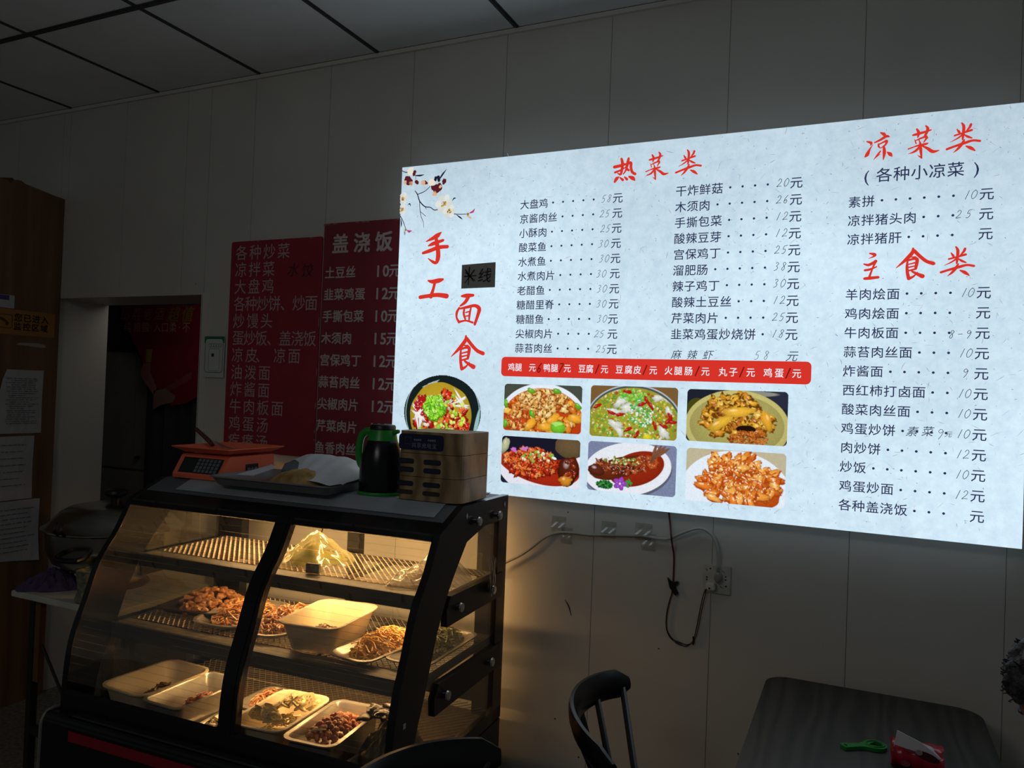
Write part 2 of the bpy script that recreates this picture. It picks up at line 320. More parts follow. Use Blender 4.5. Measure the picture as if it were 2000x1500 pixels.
        me.materials.append(m); o = bpy.data.objects.new(name, me); COL.objects.link(o); o.parent = parent; return o

# ------------------------------------------------------------------ room shell
CEIL = 2.8625
WALLC = mat('wall_board', (196, 196, 190), 0.55, var=0.05, scale=3.0)
TRIM = mat('wall_trim', (205, 204, 198), 0.5)
SEAM = mat('wall_seam', (196, 196, 190), 0.8)
wb = MB(); wb.box(-6.2, -3.66, 0.02, 0.29, 0, CEIL); wb.box(-2.66, 3.2, 0.02, 0.29, 0, CEIL); wb.box(-3.66, -2.66, 0.02, 0.29, 1.94, CEIL)
wall = wb.build('wall_back', SEAM); wall['kind'] = 'structure'
def panel(x0, x1, z0, z1): MB().box(x0 + .0005, x1 - .0005, 0.0, 0.02, z0, z1, bev=0.0012).build('wall_panel', WALLC, wall)
e = [-0.44 + .395 * k for k in range(-14, 9)]
for a, b in zip(e[:-1], e[1:]):
    if b < -3.65 or a > -2.66: panel(a, b, 0, CEIL - .012)
    else:
        if a < -3.655: panel(a, -3.652, 0, CEIL - .012); panel(-3.652, b, 1.932, CEIL - .012)
        elif b > -2.67: panel(a, -2.67, 1.932, CEIL - .012); panel(-2.67, b, 0, CEIL - .012)
        else: panel(a, b, 1.932, CEIL - .012)
t = MB(); t.box(-3.4, 3.0, -0.012, 0.001, CEIL - .016, CEIL); t.box(-6.2, -3.4, -0.012, 0.001, CEIL - .016, CEIL); o = t.build('trim_1', TRIM); o['kind'] = 'structure'
t = MB(); t.box(-2.672, -2.632, -0.006, 0.0, 0, 1.94); t.box(-2.676, -2.67, -0.006, 0.288, 0, 1.932); t.box(-3.66, -3.652, 0.0205, 0.288, 0, 1.932); t.box(-3.652, -2.676, 0.0205, 0.288, 1.932, 1.945)
o = t.build('door_1', TRIM); o['kind'] = 'structure'
# small scuffs and screw holes on the wall
sc = MB()
for x, z in ((-0.93, 1.15), (-.79, .5), (-.34, .46), (-.27, .44), (.02, .55), (-2.72, 1.98), (-.86, .33), (-.6, .74), (-.18, .52), (-.95, .44)): disc(sc, x, z, .003, -.0006, n=7, irr=.4)
ribbon(sc, [(-.93, .85, .002), (-.915, .83, .006), (-.905, .80, .002)], -.0006, k=3); ribbon(sc, [(-.77, .62, .001), (-.75, .6, .002)], -.0006, k=2)
sc.build('scuff_mark', mat('scuff', (62, 60, 56), .8), wall, kind='stuff')
# ceiling
cm = mat('ceiling_tile_paint', (232, 236, 236), 0.7, var=.04, scale=5, bump=.05)
cb = MB().box(-6.2, 3.2, -6.0, 0.3, CEIL + .02, CEIL + .06).build('ceiling', mat('ceiling_void', (40, 40, 40), .9)); cb['kind'] = 'structure'
tile = None
xs = [-3.59 + .6 * k for k in range(-4, 12)]; ys = [0.0, -.614] + [-.614 - .6 * k for k in range(1, 9)]
for i in range(len(xs) - 1):
    for j in range(len(ys) - 1):
        if tile is None:
            tile = MB().box(-.292, .292, -.292, .292, 0, .012, bev=.003).build('ceiling_tile', cm, cb); tt = tile
        else: tt = tile.copy(); COL.objects.link(tt)
        tt.location = ((xs[i] + xs[i + 1]) / 2, (ys[j] + ys[j + 1]) / 2, CEIL + .002); tt.scale = (1, (ys[j] - ys[j + 1]) / .6, 1)
bars = MB()
for x in xs: bars.box(x - .011, x + .011, -6, 0, CEIL + .001, CEIL + .004); bars.box(x - .004, x + .004, -6, 0, CEIL - .002, CEIL + .001)
for y in ys[1:]: bars.box(-6, 3, y - .013, y + .013, CEIL - .0005, CEIL + .004); bars.box(-6, 3, y - .0045, y + .0045, CEIL - .003, CEIL)
bars.build('ceiling_grid_bar', mat('grid_bar', (60, 62, 62), .7), cb, kind='stuff')
fm = mat('floor_terrazzo', (150, 145, 132), 0.45, rgb2=(96, 92, 84), scale=60)
f = MB().box(-6.2, 3.2, -6.0, 2.2, -.05, 0).build('floor', fm); f['kind'] = 'structure'
# room behind the opening
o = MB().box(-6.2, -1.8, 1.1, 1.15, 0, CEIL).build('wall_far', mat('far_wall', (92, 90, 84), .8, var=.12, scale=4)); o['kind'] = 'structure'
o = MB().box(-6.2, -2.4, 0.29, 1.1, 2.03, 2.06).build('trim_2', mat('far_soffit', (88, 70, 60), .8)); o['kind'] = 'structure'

# ------------------------------------------------------------------ menu light box
PRINT = attr_mat('backlit_print', 1.0); PAINT = attr_mat('surface_print', 0.0)
lb = thing('menu_light_box', 'large glowing white light box menu with red calligraphy headings and food photographs', 'menu board', (-.618, 0, 1.19))
def LB(mb): mb.v = [(p[0] + .618, p[1], p[2] - 1.19) for p in mb.v]; return mb
X0, X1, Z0, Z1, YF = -1.608, .372, 1.200, 2.376, -.08
b = MB().box(X0 + .004, X1 - .004, -.076, -.0003, Z0 + .004, Z1 - .004)
LB(b).build('housing', mat('housing_metal', (150, 152, 152), .5, .3), lb)
# glowing film: grid with slight sag at the lower right corner
m = bpy.data.materials.new('backlit_film'); m.use_nodes = True; nt = m.node_tree; nt.nodes.clear()
N = nt.nodes.new; K = nt.links.new
out = N('ShaderNodeOutputMaterial'); em = N('ShaderNodeEmission'); K(em.outputs[0], out.inputs[0])
tc = N('ShaderNodeTexCoord'); sp = N('ShaderNodeSeparateXYZ'); K(tc.outputs['Object'], sp.inputs[0])
n1 = N('ShaderNodeTexNoise'); n1.inputs['Scale'].default_value = 26; n1.inputs['Detail'].default_value = 8; n1.inputs['Roughness'].default_value = .75; K(tc.outputs['Object'], n1.inputs['Vector'])
r1 = N('ShaderNodeValToRGB'); K(n1.outputs['Fac'], r1.inputs[0]); r1.color_ramp.elements[0].position = .3; r1.color_ramp.elements[1].position = .62
r1.color_ramp.elements[0].color = L3(194, 219, 236); r1.color_ramp.elements[1].color = L3(214, 236, 249)
n2 = N('ShaderNodeTexNoise'); n2.inputs['Scale'].default_value = 1.6; n2.inputs['Detail'].default_value = 1; K(tc.outputs['Object'], n2.inputs['Vector'])
mr = N('ShaderNodeMapRange'); mr.inputs[1].default_value = .35; mr.inputs[2].default_value = .65; mr.inputs[3].default_value = .92; mr.inputs[4].default_value = 1.06; K(n2.outputs['Fac'], mr.inputs[0])
# tube glow is weaker along the top edge
mz = N('ShaderNodeMapRange'); mz.inputs[1].default_value = 1.19; mz.inputs[2].default_value = .85; mz.inputs[3].default_value = .82; mz.inputs[4].default_value = 1.0; K(sp.outputs['Z'], mz.inputs[0])
mu = N('ShaderNodeMath'); mu.operation = 'MULTIPLY'; K(mr.outputs[0], mu.inputs[0]); K(mz.outputs[0], mu.inputs[1])
K(r1.outputs[0], em.inputs[0]); K(mu.outputs[0], em.inputs[1])
gx, gz = 40, 24; vs = []; fs = []
for j in range(gz + 1):
    for i in range(gx + 1):
        x = X0 + (X1 - X0) * i / gx; z = Z0 + (Z1 - Z0) * j / gz; y = YF
        cr = max(0, 1 - math.hypot((x - X1 + .03) / .06, (z - Z0 - .07) / .12)); y -= .006 * cr
        if j == 0: z += -.008 * (i / gx)
        vs.append((x, y, z))
fs = [(j * (gx + 1) + i, j * (gx + 1) + i + 1, (j + 1) * (gx + 1) + i + 1, (j + 1) * (gx + 1) + i) for j in range(gz) for i in range(gx)]
n0 = len(vs); ring = [i for i in range(gx + 1)] + [(j) * (gx + 1) + gx for j in range(1, gz + 1)] + [gz * (gx + 1) + i for i in range(gx - 1, -1, -1)] + [j * (gx + 1) for j in range(gz - 1, 0, -1)]
vs += [(vs[k][0], -.055, vs[k][2]) for k in ring]
fs += [(ring[k], ring[(k + 1) % len(ring)], n0 + (k + 1) % len(ring), n0 + k) for k in range(len(ring))]
b = MB(); b.add(vs, fs); LB(b).build('film', m, lb)
NAVY = emis('print_navy', (43, 50, 84)); INK = emis('marker_ink', (52, 66, 84)); RED = emis('print_red', (214, 52, 40)); WHITE = emis('print_white', (238, 240, 250))
DRED = emis('marker_red', (120, 22, 20))
y1 = YF - .0008
# paper fibres printed over the film
fb = MB(); rr = random.Random(5)
for i in range(2000):
    x = rr.uniform(X0 + .01, X1 - .01); z = rr.uniform(Z0 + .01, Z1 - .01); l = rr.choice([.003, .005, .008, .014, .022]) * rr.uniform(.6, 1.2); a = rr.uniform(0, PI); g = rr.uniform(.1, .7)
    c = (.55 * g + .2, .68 * g + .2, .78 * g + .2, 1) if l > .006 else (.3 * g, .38 * g, .5 * g, 1); wd = rr.uniform(.0007, .0018)
    ribbon(fb, [(x, z, wd * .4), (x + l * .5 * math.cos(a) + rr.uniform(-.1, .1) * l, z + l * .5 * math.sin(a), wd), (x + l * math.cos(a), z + l * math.sin(a), wd * .3)], YF - .0004, k=1, col=c, caps=False)
LB(fb).build('paper_fibre', PRINT, lb, kind='stuff')
# headings
for ch, x, z, s in (('手', -1.452, 2.069, 1), ('工', -1.452, 1.921, 1), ('面', -1.307, 1.841, 1), ('食', -1.304, 1.689, 1), ('热', -.748, 2.292, 1), ('菜', -.641, 2.295, .97), ('类', -.541, 2.297, 1),
                    ('凉', .0, 2.293, 1), ('菜', .113, 2.294, 1), ('类', .209, 2.297, 1), ('主', -.010, 1.952, 1), ('食', .100, 1.955, .72), ('类', .204, 1.957, 1)): b = MB(); brush(b, ch, x, z, y1, s); LB(b).build('heading_character', RED, lb, kind='stuff')
b = MB(); h = MB()
def line():
    global b
    LB(b).build('dish_line', NAVY, lb, kind='stuff'); b = MB()
def dots(xr, p, n, z):
    for i in range(n): disc(b, xr - i * p, z, .0036, y1, n=10)
L1 = [('大盘鸡', '58'), ('京酱肉丝', '25'), ('小酥肉', '25'), ('酸菜鱼', '30'), ('水煮鱼', '30'), ('水煮肉片', '30'), ('老醋鱼', '30'), ('糖醋里脊', '30'), ('糖醋鱼', '30'), ('尖椒肉片', '25'), ('蒜苔肉丝', '25')]
for i, (tx, pr) in enumerate(L1):
    z = 2.202 - .0495 * i; row(b, tx, -1.101, z, .0352, .0345, y1, .006); dots(-.851, .0362, 8 - len(tx), z); put(b, '元', -.768 - .0002 * i, z, .036, y1, .006)
    line(); hand(h, pr, -.806 - (.004 if i % 2 else 0) - (.004 if i in (5, 6, 9) else 0), z, .024, y1, .0011, pitch=.019)
L2 = [('干炸鲜菇', '20'), ('木须肉', '26'), ('手撕包菜', '12'), ('酸辣豆芽', '12'), ('宫保鸡丁', '25'), ('溜肥肠', '38'), ('辣子鸡丁', '30'), ('酸辣土豆丝', '12'), ('芹菜肉片', '25'), ('韭菜鸡蛋炒烧饼', '18')]
for i, (tx, pr) in enumerate(L2):
    z = 2.208 - .0502 * i; row(b, tx, -.561, z, .0373, .0362, y1, .006); dots(-.300, .0367, {3: 5, 4: 4, 5: 3, 7: 1}[len(tx)], z); put(b, '元', -.2185, z, .037, y1, .006)
    line(); hand(h, pr, -.256, z + .002, .024, y1, .0012, pitch=.02)
def l3(tx, pr, z, nd):
    row(b, tx, -.0585, z, .0358, .0345, y1, .006); dots(.1895, .0354, nd, z); put(b, '元', .268, z, .036, y1, .006); line()
    if pr: hand(h, pr, .231, z, .024, y1, .0011, pitch=.017)
for i, a in enumerate((('素拼', '10', 6), ('凉拌猪头肉', '', 3), ('凉拌猪肝', '', 4))): l3(a[0], a[1], 2.138 - .054 * i, a[2])
hand(h, '25', .216, 2.086, .022, y1, .0011, pitch=.024)
for i, a in enumerate((('羊肉烩面', '10', 4), ('鸡肉烩面', '', 4), ('牛肉板面', '', 4), ('蒜苔肉丝面', '10', 3), ('炸酱面', '9', 5), ('西红柿打卤面', '10', 2), ('酸菜肉丝面', '10', 3), ('鸡蛋炒饼', '10', 4), ('肉炒饼', '12', 5), ('炒饭', '10', 6), ('鸡蛋炒面', '12', 4), ('各种盖浇饭', '', 3))):
    l3(a[0], a[1], 1.871 - .0549 * i, a[2])
hand(h, '8-9', .216, 1.757, .022, y1, .0011, pitch=.02)
row(b, '各种小凉菜', .016, 2.2105, .0443, .043, y1, .005); put(b, '(', -.029, 2.2105, .046, y1, .002, 1.1); put(b, ')', .242, 2.2105, .046, y1, .002, 1.1)
LB(b).build('subtitle_lettering', NAVY, lb, kind='stuff')
row(h, '麻辣虾', -.557, 1.692, .049, .032, y1, -.012, slant=.25); hand(h, '58', -.30, 1.693, .026, y1, .001, pitch=.026); put(h, '元', -.213, 1.692, .034, y1, -.012, 1, .3)
ribbon(h, [(-.08, 1.818, .0006), (-.02, 1.812, .001), (.04, 1.808, .0006)], y1 - .0004, k=3, caps=False)
put(h, '素', .108, 1.487, .03, y1, -.01, 1, .3); put(h, '菜', .146, 1.489, .03, y1, .002, 1, .2); hand(h, '9', .176, 1.483, .028, y1, .001); put(h, '元', .196, 1.484, .018, y1, -.01, 1, .3)
LB(h).build('handwritten_price', INK, lb, kind='stuff')
# red strip
b = MB(); pts = rrect(-1.167, -.160, 1.609, 1.676, .014); b.add([(p[0], y1 + .0002, p[1]) for p in pts], [tuple(range(len(pts)))]); LB(b).build('red_strip', RED, lb)
b = MB(); z = 1.641; yy = y1 - .0004
for tx, x in (('鸡', -1.128), ('腿', -1.101), ('元', -1.049), ('鸭', -.996), ('腿', -.968), ('元', -.922), ('豆', -.870), ('腐', -.843), ('元', -.792), ('豆', -.742), ('腐', -.711), ('皮', -.682), ('元', -.630), ('火', -.581), ('腿', -.55), ('肠', -.518), ('元', -.466), ('丸', -.413), ('子', -.382), ('元', -.331), ('鸡', -.281), ('蛋', -.249), ('元', -.200)): put(b, tx, x, z, .029, yy, .008, .92)
LB(b).build('strip_lettering', WHITE, lb, kind='stuff')
b = MB()
for tx, x in (('6', -1.022), ('7', -.945), ('1', -.817), ('1', -.657), ('1', -.491), ('1', -.357), ('1', -.224)): hand(b, tx, x, z, .032, yy, .0028, wid=.018)
LB(b).build('strip_price', DRED, lb, kind='stuff')
# photographs
def photo(name, bg, x0, x1, z0, z1, fn, label, circle=False, W=184):
    p = Pic(W, max(8, int(W * (z1 - z0) / (x1 - x0))), bg); fn(p); p.build(name, lb, x0 + .618, x1 + .618, z0 - 1.19, z1 - 1.19, y1, circle=circle, m=PRINT)['label'] = label
GR = (120, 190, 40)
def f1(p):
    p.ell(.5, .78, .575, .455, (228, 236, 246)); p.ell(.5, .80, .53, .41, (196, 66, 20), shade=.2); cl = p.mask(.5, .80, .525, .405)
    p.pile(120, (.5, .62, .5, .5), .062, [(236, 150, 44), (248, 184, 70), (214, 124, 44), (240, 204, 130), (226, 100, 30), (250, 200, 90)], .6, .22, .55, .35, cl, (150, 56, 14))
    p.pile(70, (.55, .35, .33, .28), .045, [(242, 196, 110), (226, 166, 84), (250, 214, 140)], .6, .35, .6, .45, cl, (140, 70, 24))
    p.pile(50, (.25, .72, .2, .25), .045, [(242, 196, 110), (226, 146, 64), (206, 80, 30)], .6, .35, .6, .45, cl, (140, 60, 20))
    for x, y, a in ((.35, .13, 20), (.37, .62, 60), (.68, .12, 10), (.95, .42, 40), (.02, .42, 80), (.02, .85, 90)): p.ell(x, y, .055, .03, (110, 180, 40), a, .15, .6, .3)
    for x, y, a in ((.64, .72, -40), (.35, .85, -50), (.92, .68, 10), (.55, .88, 0)): p.ell(x, y, .1, .05, (246, 176, 50), a, .1, .6, .2)
    p.ell(.71, .88, .095, .075, (120, 200, 50), 0, .06, .5, .3); p.ell(.70, .80, .07, .02, (170, 225, 110))
def f2(p):
    p.ell(.5, .72, .56, .44, (176, 186, 190)); p.ell(.5, .72, .545, .425, (70, 80, 84)); p.ell(.5, .73, .53, .41, (166, 160, 50), shade=.3); cl = p.mask(.5, .73, .525, .405)
    p.pile(620, (.5, .6, .52, .55), .016, [(150, 200, 60), (90, 160, 50), (220, 220, 120), (200, 180, 40), (120, 160, 50), (190, 70, 30), (230, 225, 180)], .7, .2, .5, .1, cl)
    for x, y, s in ((.35, .3, .09), (.45, .42, .11), (.28, .5, .08), (.78, .2, .07), (.88, .22, .06), (.9, .45, .06), (.3, .75, .09), (.35, .88, .07), (.85, .85, .09), (.3, .06, .05)): p.ell(x, y, s, s * .5, (222, 226, 214), p.rng.uniform(-40, 60), .3, .5, .2, cl)
    p.pile(150, (.6, .5, .15, .28), .016, [(70, 170, 60), (120, 200, 90), (235, 245, 230)], .7, .2, .4, .1, cl); p.pile(80, (.5, .17, .16, .1), .015, [(90, 190, 60), (150, 220, 90)], .7, .2, .4, .1, cl)
    for x, y, a in ((.43, .1, 10), (.6, .33, -20), (.65, .25, 60), (.7, .36, 60), (.25, .52, 20), (.35, .55, -10), (.92, .55, 60), (.95, .65, 0), (.75, .73, 70), (.85, .73, 20), (.45, .83, -30), (.55, .92, -60), (.08, .4, -30), (.9, .62, -60)): p.ell(x, y, .055, .02, (180, 34, 22), a, .2, .5, .2, cl)
    p.ell(.67, .95, .05, .03, (228, 210, 40), 0, .2, .4, .2, cl)
def f3(p):
    p.ell(.95, .1, .3, .12, (40, 44, 60)); p.ell(.6, .05, .3, .03, (140, 140, 130)); p.ell(.1, .35, .1, .1, (70, 70, 20)); p.ell(.5, .68, .52, .37, (206, 196, 120), shade=.25); p.ell(.5, .66, .47, .31, (176, 168, 96), shade=.3)
    C = [(240, 180, 56), (222, 152, 44), (248, 200, 90), (204, 124, 40)]
    p.pile(110, (.5, .56, .36, .30), .058, C, .5, .3, .7, .35, None, (110, 62, 14)); p.pile(40, (.45, .24, .2, .18), .06, C, .55, .28, .8, .25, None, (100, 56, 14))
    p.ell(.35, .62, .15, .05, (232, 182, 54), -35, .12, .5, .3); p.ell(.52, .4, .16, .05, (240, 186, 60), -6, .14, .5, .3); p.ell(.8, .55, .11, .045, (232, 170, 50), 70, .15, .5, .3); p.ell(.6, .72, .1, .04, (30, 18, 8))
    p.pile(300, (.62, .9, .2, .15), .011, [(190, 96, 30), (220, 130, 50), (140, 60, 16)], .8, .3, .6, .1)
def f4(p):
    p.a *= (0.6 + .6 * p.noise(30)[..., None]); p.ell(.85, .22, .18, .1, (110, 88, 58), 5, .05, .4)
    p.ell(.55, .62, .62, .36, (226, 226, 236), 8); p.ell(.46, .50, .56, .25, (176, 44, 20), 12, 0, .3); p.ell(.3, -.1, .75, .3, (24, 24, 40), 8) ; p.ell(.88, .15, .2, .13, (104, 84, 56), 5, .05, .4)
    p.ell(.04, .2, .05, .1, (190, 190, 150), 20, .1, .6, .2)
    p.pile(190, (.38, .52, .34, .3), .038, [(220, 74, 26), (236, 110, 40), (180, 44, 20), (240, 140, 70)], .6, .35, .8, .35, None, (110, 20, 10))
    p.pile(40, (.42, .38, .25, .12), .02, [(240, 230, 190), (150, 180, 60), (230, 120, 60)], .8, .1, .5, .2)
    p.ell(.86, .64, .13, .17, (90, 34, 16), 10, .12, .7, .4); p.ell(.83, .85, .08, .06, (214, 140, 40), 0, .2, .6, .3); p.pile(16, (.88, .6, .08, .2), .03, [(170, 60, 24), (120, 34, 16)], .6, .3, .6, .5)
    p.ell(.16, .28, .04, .025, (204, 110, 200), 30, .3); p.ell(.3, .24, .045, .022, (204, 120, 200), -10, .3); p.ell(.68, .4, .03, .015, (235, 235, 235), 20)
def f5(p):
    p.a *= (0.9 + .2 * p.noise(2)[..., None]); p.ell(.46, .57, .50, .29, (90, 92, 110), -10); p.ell(.45, .52, .50, .29, (228, 232, 240), -10); p.ell(.56, .50, .32, .18, (150, 40, 18), -20, 0, .3)
    p.ell(.36, .5, .34, .11, (110, 44, 22), -18, .06, .5, .2); p.pile(110, (.36, .48, .3, .14), .035, [(150, 64, 30), (110, 40, 20), (190, 96, 50), (90, 30, 16)], .45, .3, .8, .5)
    p.ell(.1, .58, .1, .06, (96, 40, 26), 10, .1, .6, .5); p.pile(50, (.66, .36, .12, .12), .035, [(190, 84, 30), (150, 60, 26)], .5, .4, .7, .4)
    for a in (-75, -60, -48, -35): p.ell(.80 + .002 * (a + 50), .16, .11, .018, (130, 84, 60), a, .05, .4)
    p.pile(40, (.4, .36, .22, .07), .014, [(210, 220, 150), (130, 150, 60)], .8, .1, .4, .2)
    p.pile(60, (.2, .86, .09, .07), .02, [(30, 110, 40), (60, 150, 60), (20, 70, 30)], .7, .3, .5, .1); p.pile(20, (.47, .8, .04, .06), .018, [(60, 150, 60)], .7, .3, .5)
    for a in range(5): p.ell(.38 + .045 * math.cos(a * 1.256), .82 + .075 * math.sin(a * 1.256), .035, .028, (150, 70, 190), a * 72, .1, .3, .2)
    p.ell(.38, .82, .012, .012, (240, 220, 240))
def f6(p):
    p.ell(.5, .84, .57, .46, (226, 236, 246)); C = [(236, 132, 44), (246, 160, 64), (220, 108, 36), (250, 178, 84)]
    p.ell(.66, .76, .30, .20, (196, 84, 24), 0, .08, .3); p.pile(120, (.53, .60, .40, .40), .078, C, .34, .16, .6, .6, None, (170, 66, 16)); p.pile(45, (.5, .25, .24, .17), .06, C, .45, .22, .6, .6, None, (170, 66, 16)); p.pile(160, (.53, .55, .38, .42), .007, [(255, 236, 200)], .7, .1, .1, .2)
def f7(p):
    p.ell(.5, .5, .5, .5, (30, 40, 40)); p.ell(.5, .5, .485, .485, (150, 180, 180)); p.ell(.5, .5, .475, .475, (22, 32, 32)); p.ell(.35, .12, .1, .02, (170, 190, 190), -20, .3); p.ell(.95, .6, .02, .16, (150, 190, 190), 12)
    p.ell(.48, .56, .40, .40, (190, 160, 40), 0, .03, .4); cl = p.mask(.48, .56, .4, .4)
    p.pile(70, (.5, .55, .36, .36), .05, [(214, 40, 24), (180, 30, 20), (236, 220, 200), (226, 90, 40)], .6, .3, .6, .5, cl, (110, 14, 10))
    for k in range(26):
        s = p.rng.integers(2); x = .17 + .06 * p.rng.random() if s else .7 + .08 * p.rng.random(); y = (.55 if s else .34) + .22 * (p.rng.random() - .5); p.ell(x, y, .10, .011, (244, 240, 236), p.rng.uniform(30, 110) if s else p.rng.uniform(-30, 60), .1, .2, .1, cl)
    p.pile(60, (.62, .62, .22, .26), .03, [(206, 34, 24), (170, 24, 18), (240, 120, 60)], .7, .3, .5, .6, cl); p.pile(40, (.25, .42, .1, .14), .03, [(176, 24, 30), (206, 40, 30)], .7, .3, .5, .5, cl)
    p.pile(110, (.40, .42, .13, .17), .028, [(140, 220, 40), (170, 240, 60), (90, 180, 30), (200, 250, 120)], .7, .4, .6, .3, cl, (60, 130, 20))
    p.pile(34, (.6, .55, .22, .3), .024, [(196, 236, 50), (150, 210, 50), (220, 240, 120)], .7, .15, .4, .3, cl); p.pile(16, (.35, .8, .2, .1), .024, [(150, 210, 50)], .7, .2, .4, .3, cl)
photo('food_photo', (70, 76, 66), -1.151, -.866, 1.423, 1.583, f1, 'photograph of chicken and potato stew with green pepper')
photo('food_photo', (120, 90, 50), -.836, -.548, 1.421, 1.587, f2, 'photograph of fish soup with chillies and spring onion')
photo('food_photo', (30, 34, 46), -.519, -.221, 1.424, 1.585, f3, 'photograph of golden fried pieces in a yellow dish')
photo('food_photo', (34, 36, 54), -1.153, -.866, 1.242, 1.403, f4, 'photograph of red sauced whole fish on a dark ground')
photo('food_photo', (120, 130, 160), -.838, -.546, 1.244, 1.404, f5, 'photograph of braised fish on an oval white plate')
photo('food_photo', (190, 180, 150), -.515, -.221, 1.240, 1.402, f6, 'photograph of glossy orange fried strips on a white plate')
photo('food_photo', (20, 30, 30), -1.557, -1.240, 1.337, 1.606, f7, 'round photograph of noodles in a black bowl', circle=True, W=190)
# plum blossom
b = MB(); DK = (.012, .012, .03, 1); MAR = (.10, .012, .018, 1); PINK = (.5, .05, .2, 1); YE = (.55, .35, .06, 1); CR = (.80, .74, .62, 1); PE = (.72, .42, .26, 1); WH = (.74, .76, .74, 1); OL = (.25, .24, .05, 1)
def Q(X, Y): return (-1.608 + (X - 85) * .000206, 2.369 - (Y - 100) * .0001935)
def br(pts, wd=.0032): ribbon(b, [(*Q(X, Y), wd * k) for X, Y, k in pts], y1, k=4, col=DK)
def fl(X, Y, r, c, n=1, sp=0.0, yy=0):
    for i in range(n):
        q = Q(X + rr.uniform(-sp, sp), Y + rr.uniform(-sp, sp)); disc(b, q[0], q[1], r * rr.uniform(.7, 1.2), y1 - .0006 - yy, n=9, col=c, irr=.25)
br([(375, 540, .8), (430, 610, 1.2), (480, 740, 1.3), (560, 830, 1.3), (620, 865, 1.1), (710, 880, 1), (790, 935, 1), (870, 935, 1), (945, 970, .7)]); br([(440, 610, .9), (580, 565, .9), (690, 480, .7)])
br([(480, 740, .8), (495, 900, .8), (525, 1040, .7), (575, 1150, .6), (590, 1255, .4)]); br([(510, 950, .6), (620, 1040, .6)]); br([(600, 860, .8), (630, 910, .4)]); br([(1190, 1035, 1), (1290, 1050, .8), (1430, 1055, .8)]); br([(1250, 1060, .6), (1320, 1110, 1.6), (1370, 1150, .3)])
br([(90, 1010, .9), (140, 1090, .9), (210, 1250, .7)]); br([(105, 1060, .6), (115, 1150, 1.6), (110, 1220, .3)]); br([(90, 130, .8), (160, 165, 1), (250, 170, 1)]); br([(370, 245, .9), (470, 255, 2), (560, 245, .3)]); br([(870, 370, .9), (930, 280, 2.2), (1010, 185, .3)]); br([(380, 250, .6), (385, 350, .5)])
br([(235, 800, .3), (275, 780, 1.5), (295, 830, .3)]); br([(1150, 790, .3), (1185, 745, 1.6), (1225, 745, .3)])
fl(240, 330, .009, MAR, 10, 60); fl(350, 200, .006, MAR, 5, 30); fl(395, 375, .006, MAR, 4, 25); fl(830, 350, .007, DK, 5, 35); fl(830, 520, .009, MAR, 12, 65); fl(970, 405, .006, MAR, 5, 30); fl(605, 400, .006, MAR, 5, 25)
fl(160, 370, .008, PE, 3, 20); fl(280, 390, .008, PE, 3, 25); fl(800, 620, .008, PE, 4, 30); fl(540, 400, .007, PE, 4, 25, .0003); fl(910, 500, .006, PE, 2, 15, .0003)
fl(270, 150, .013, CR, 2, 8, .0003); fl(725, 410, .014, CR, 2, 8, .0003)
for cx, cy, r in ((985, 830, 130), (120, 670, 90), (1100, 980, 100), (110, 880, 80)):
    for k in range(6):
        q = Q(max(95, cx + r * .8 * math.cos(k * 1.05)), cy + r * .8 * math.sin(k * 1.05)); disc(b, max(q[0], X0 + .006), q[1], r * .00011, y1 - .0003, n=10, col=(WH if k % 2 else (.66, .68, .62, 1)), irr=.12)
    fl(max(cx, 120), cy, .0035, YE, 10, r * .33, .0004); fl(max(cx, 120), cy, .0014, MAR, 10, r * .36, .0006)
fl(1470, 1065, .004, OL, 4, 20); ribbon(b, [(*Q(1510, 1040), .004), (*Q(1570, 1020), .008), (*Q(1600, 970), .002)], y1 - .0006, k=3, col=PINK); ribbon(b, [(*Q(1460, 1090), .003), (*Q(1510, 1120), .007), (*Q(1550, 1150), .002)], y1 - .0006, k=3, col=PE)
fl(215, 1265, .004, OL, 4, 20); ribbon(b, [(*Q(250, 1290), .004), (*Q(290, 1315), .009), (*Q(340, 1300), .002)], y1 - .0006, k=3, col=PINK); ribbon(b, [(*Q(190, 1300), .003), (*Q(195, 1340), .007), (*Q(205, 1385), .001)], y1 - .0006, k=3, col=(.3, .28, .3, 1))
LB(b).build('plum_blossom_print', PRINT, lb, kind='stuff')
# card stuck on the light box
b = MB(); b.add([(x, -.0835 + .0006 * i, z) for i, (x, z) in enumerate([(-1.336, 1.917), (-1.203, 1.919), (-1.204, 2.007), (-1.338, 2.002)])] + [(x, -.0812, z) for x, z in [(-1.336, 1.917), (-1.203, 1.919), (-1.204, 2.007), (-1.338, 2.002)]], [(0, 1, 2, 3), (4, 7, 6, 5), (0, 4, 5, 1), (1, 5, 6, 2), (2, 6, 7, 3), (3, 7, 4, 0)])
cd = thing('taped_card', 'small grey card with handwritten characters stuck on the glowing menu', 'card', (-1.27, -.08, 1.96))
def CD(mb): mb.v = [(p[0] + 1.27, p[1] + .08, p[2] - 1.96) for p in mb.v]; return mb
CD(b).build('card', mat('grey_card', (172, 172, 168), .8), cd)
b = MB()
for a in ((-.02, .022, .014, -.02), (-.004, .03, -.006, -.032), (.016, .02, -.02, -.026), (-.022, -.002, .024, .0), (-.018, .012, .02, -.018)): ribbon(b, [(-1.302 + a[0], 1.962 + a[1], .004), (-1.302 + a[2], 1.962 + a[3], .003)], -.0845, k=2)
put(b, '线', -1.243, 1.962, .055, -.0845, -.012, 1, .15)
CD(b).build('lettering', mat('marker_navy', (16, 18, 44), .6), cd)

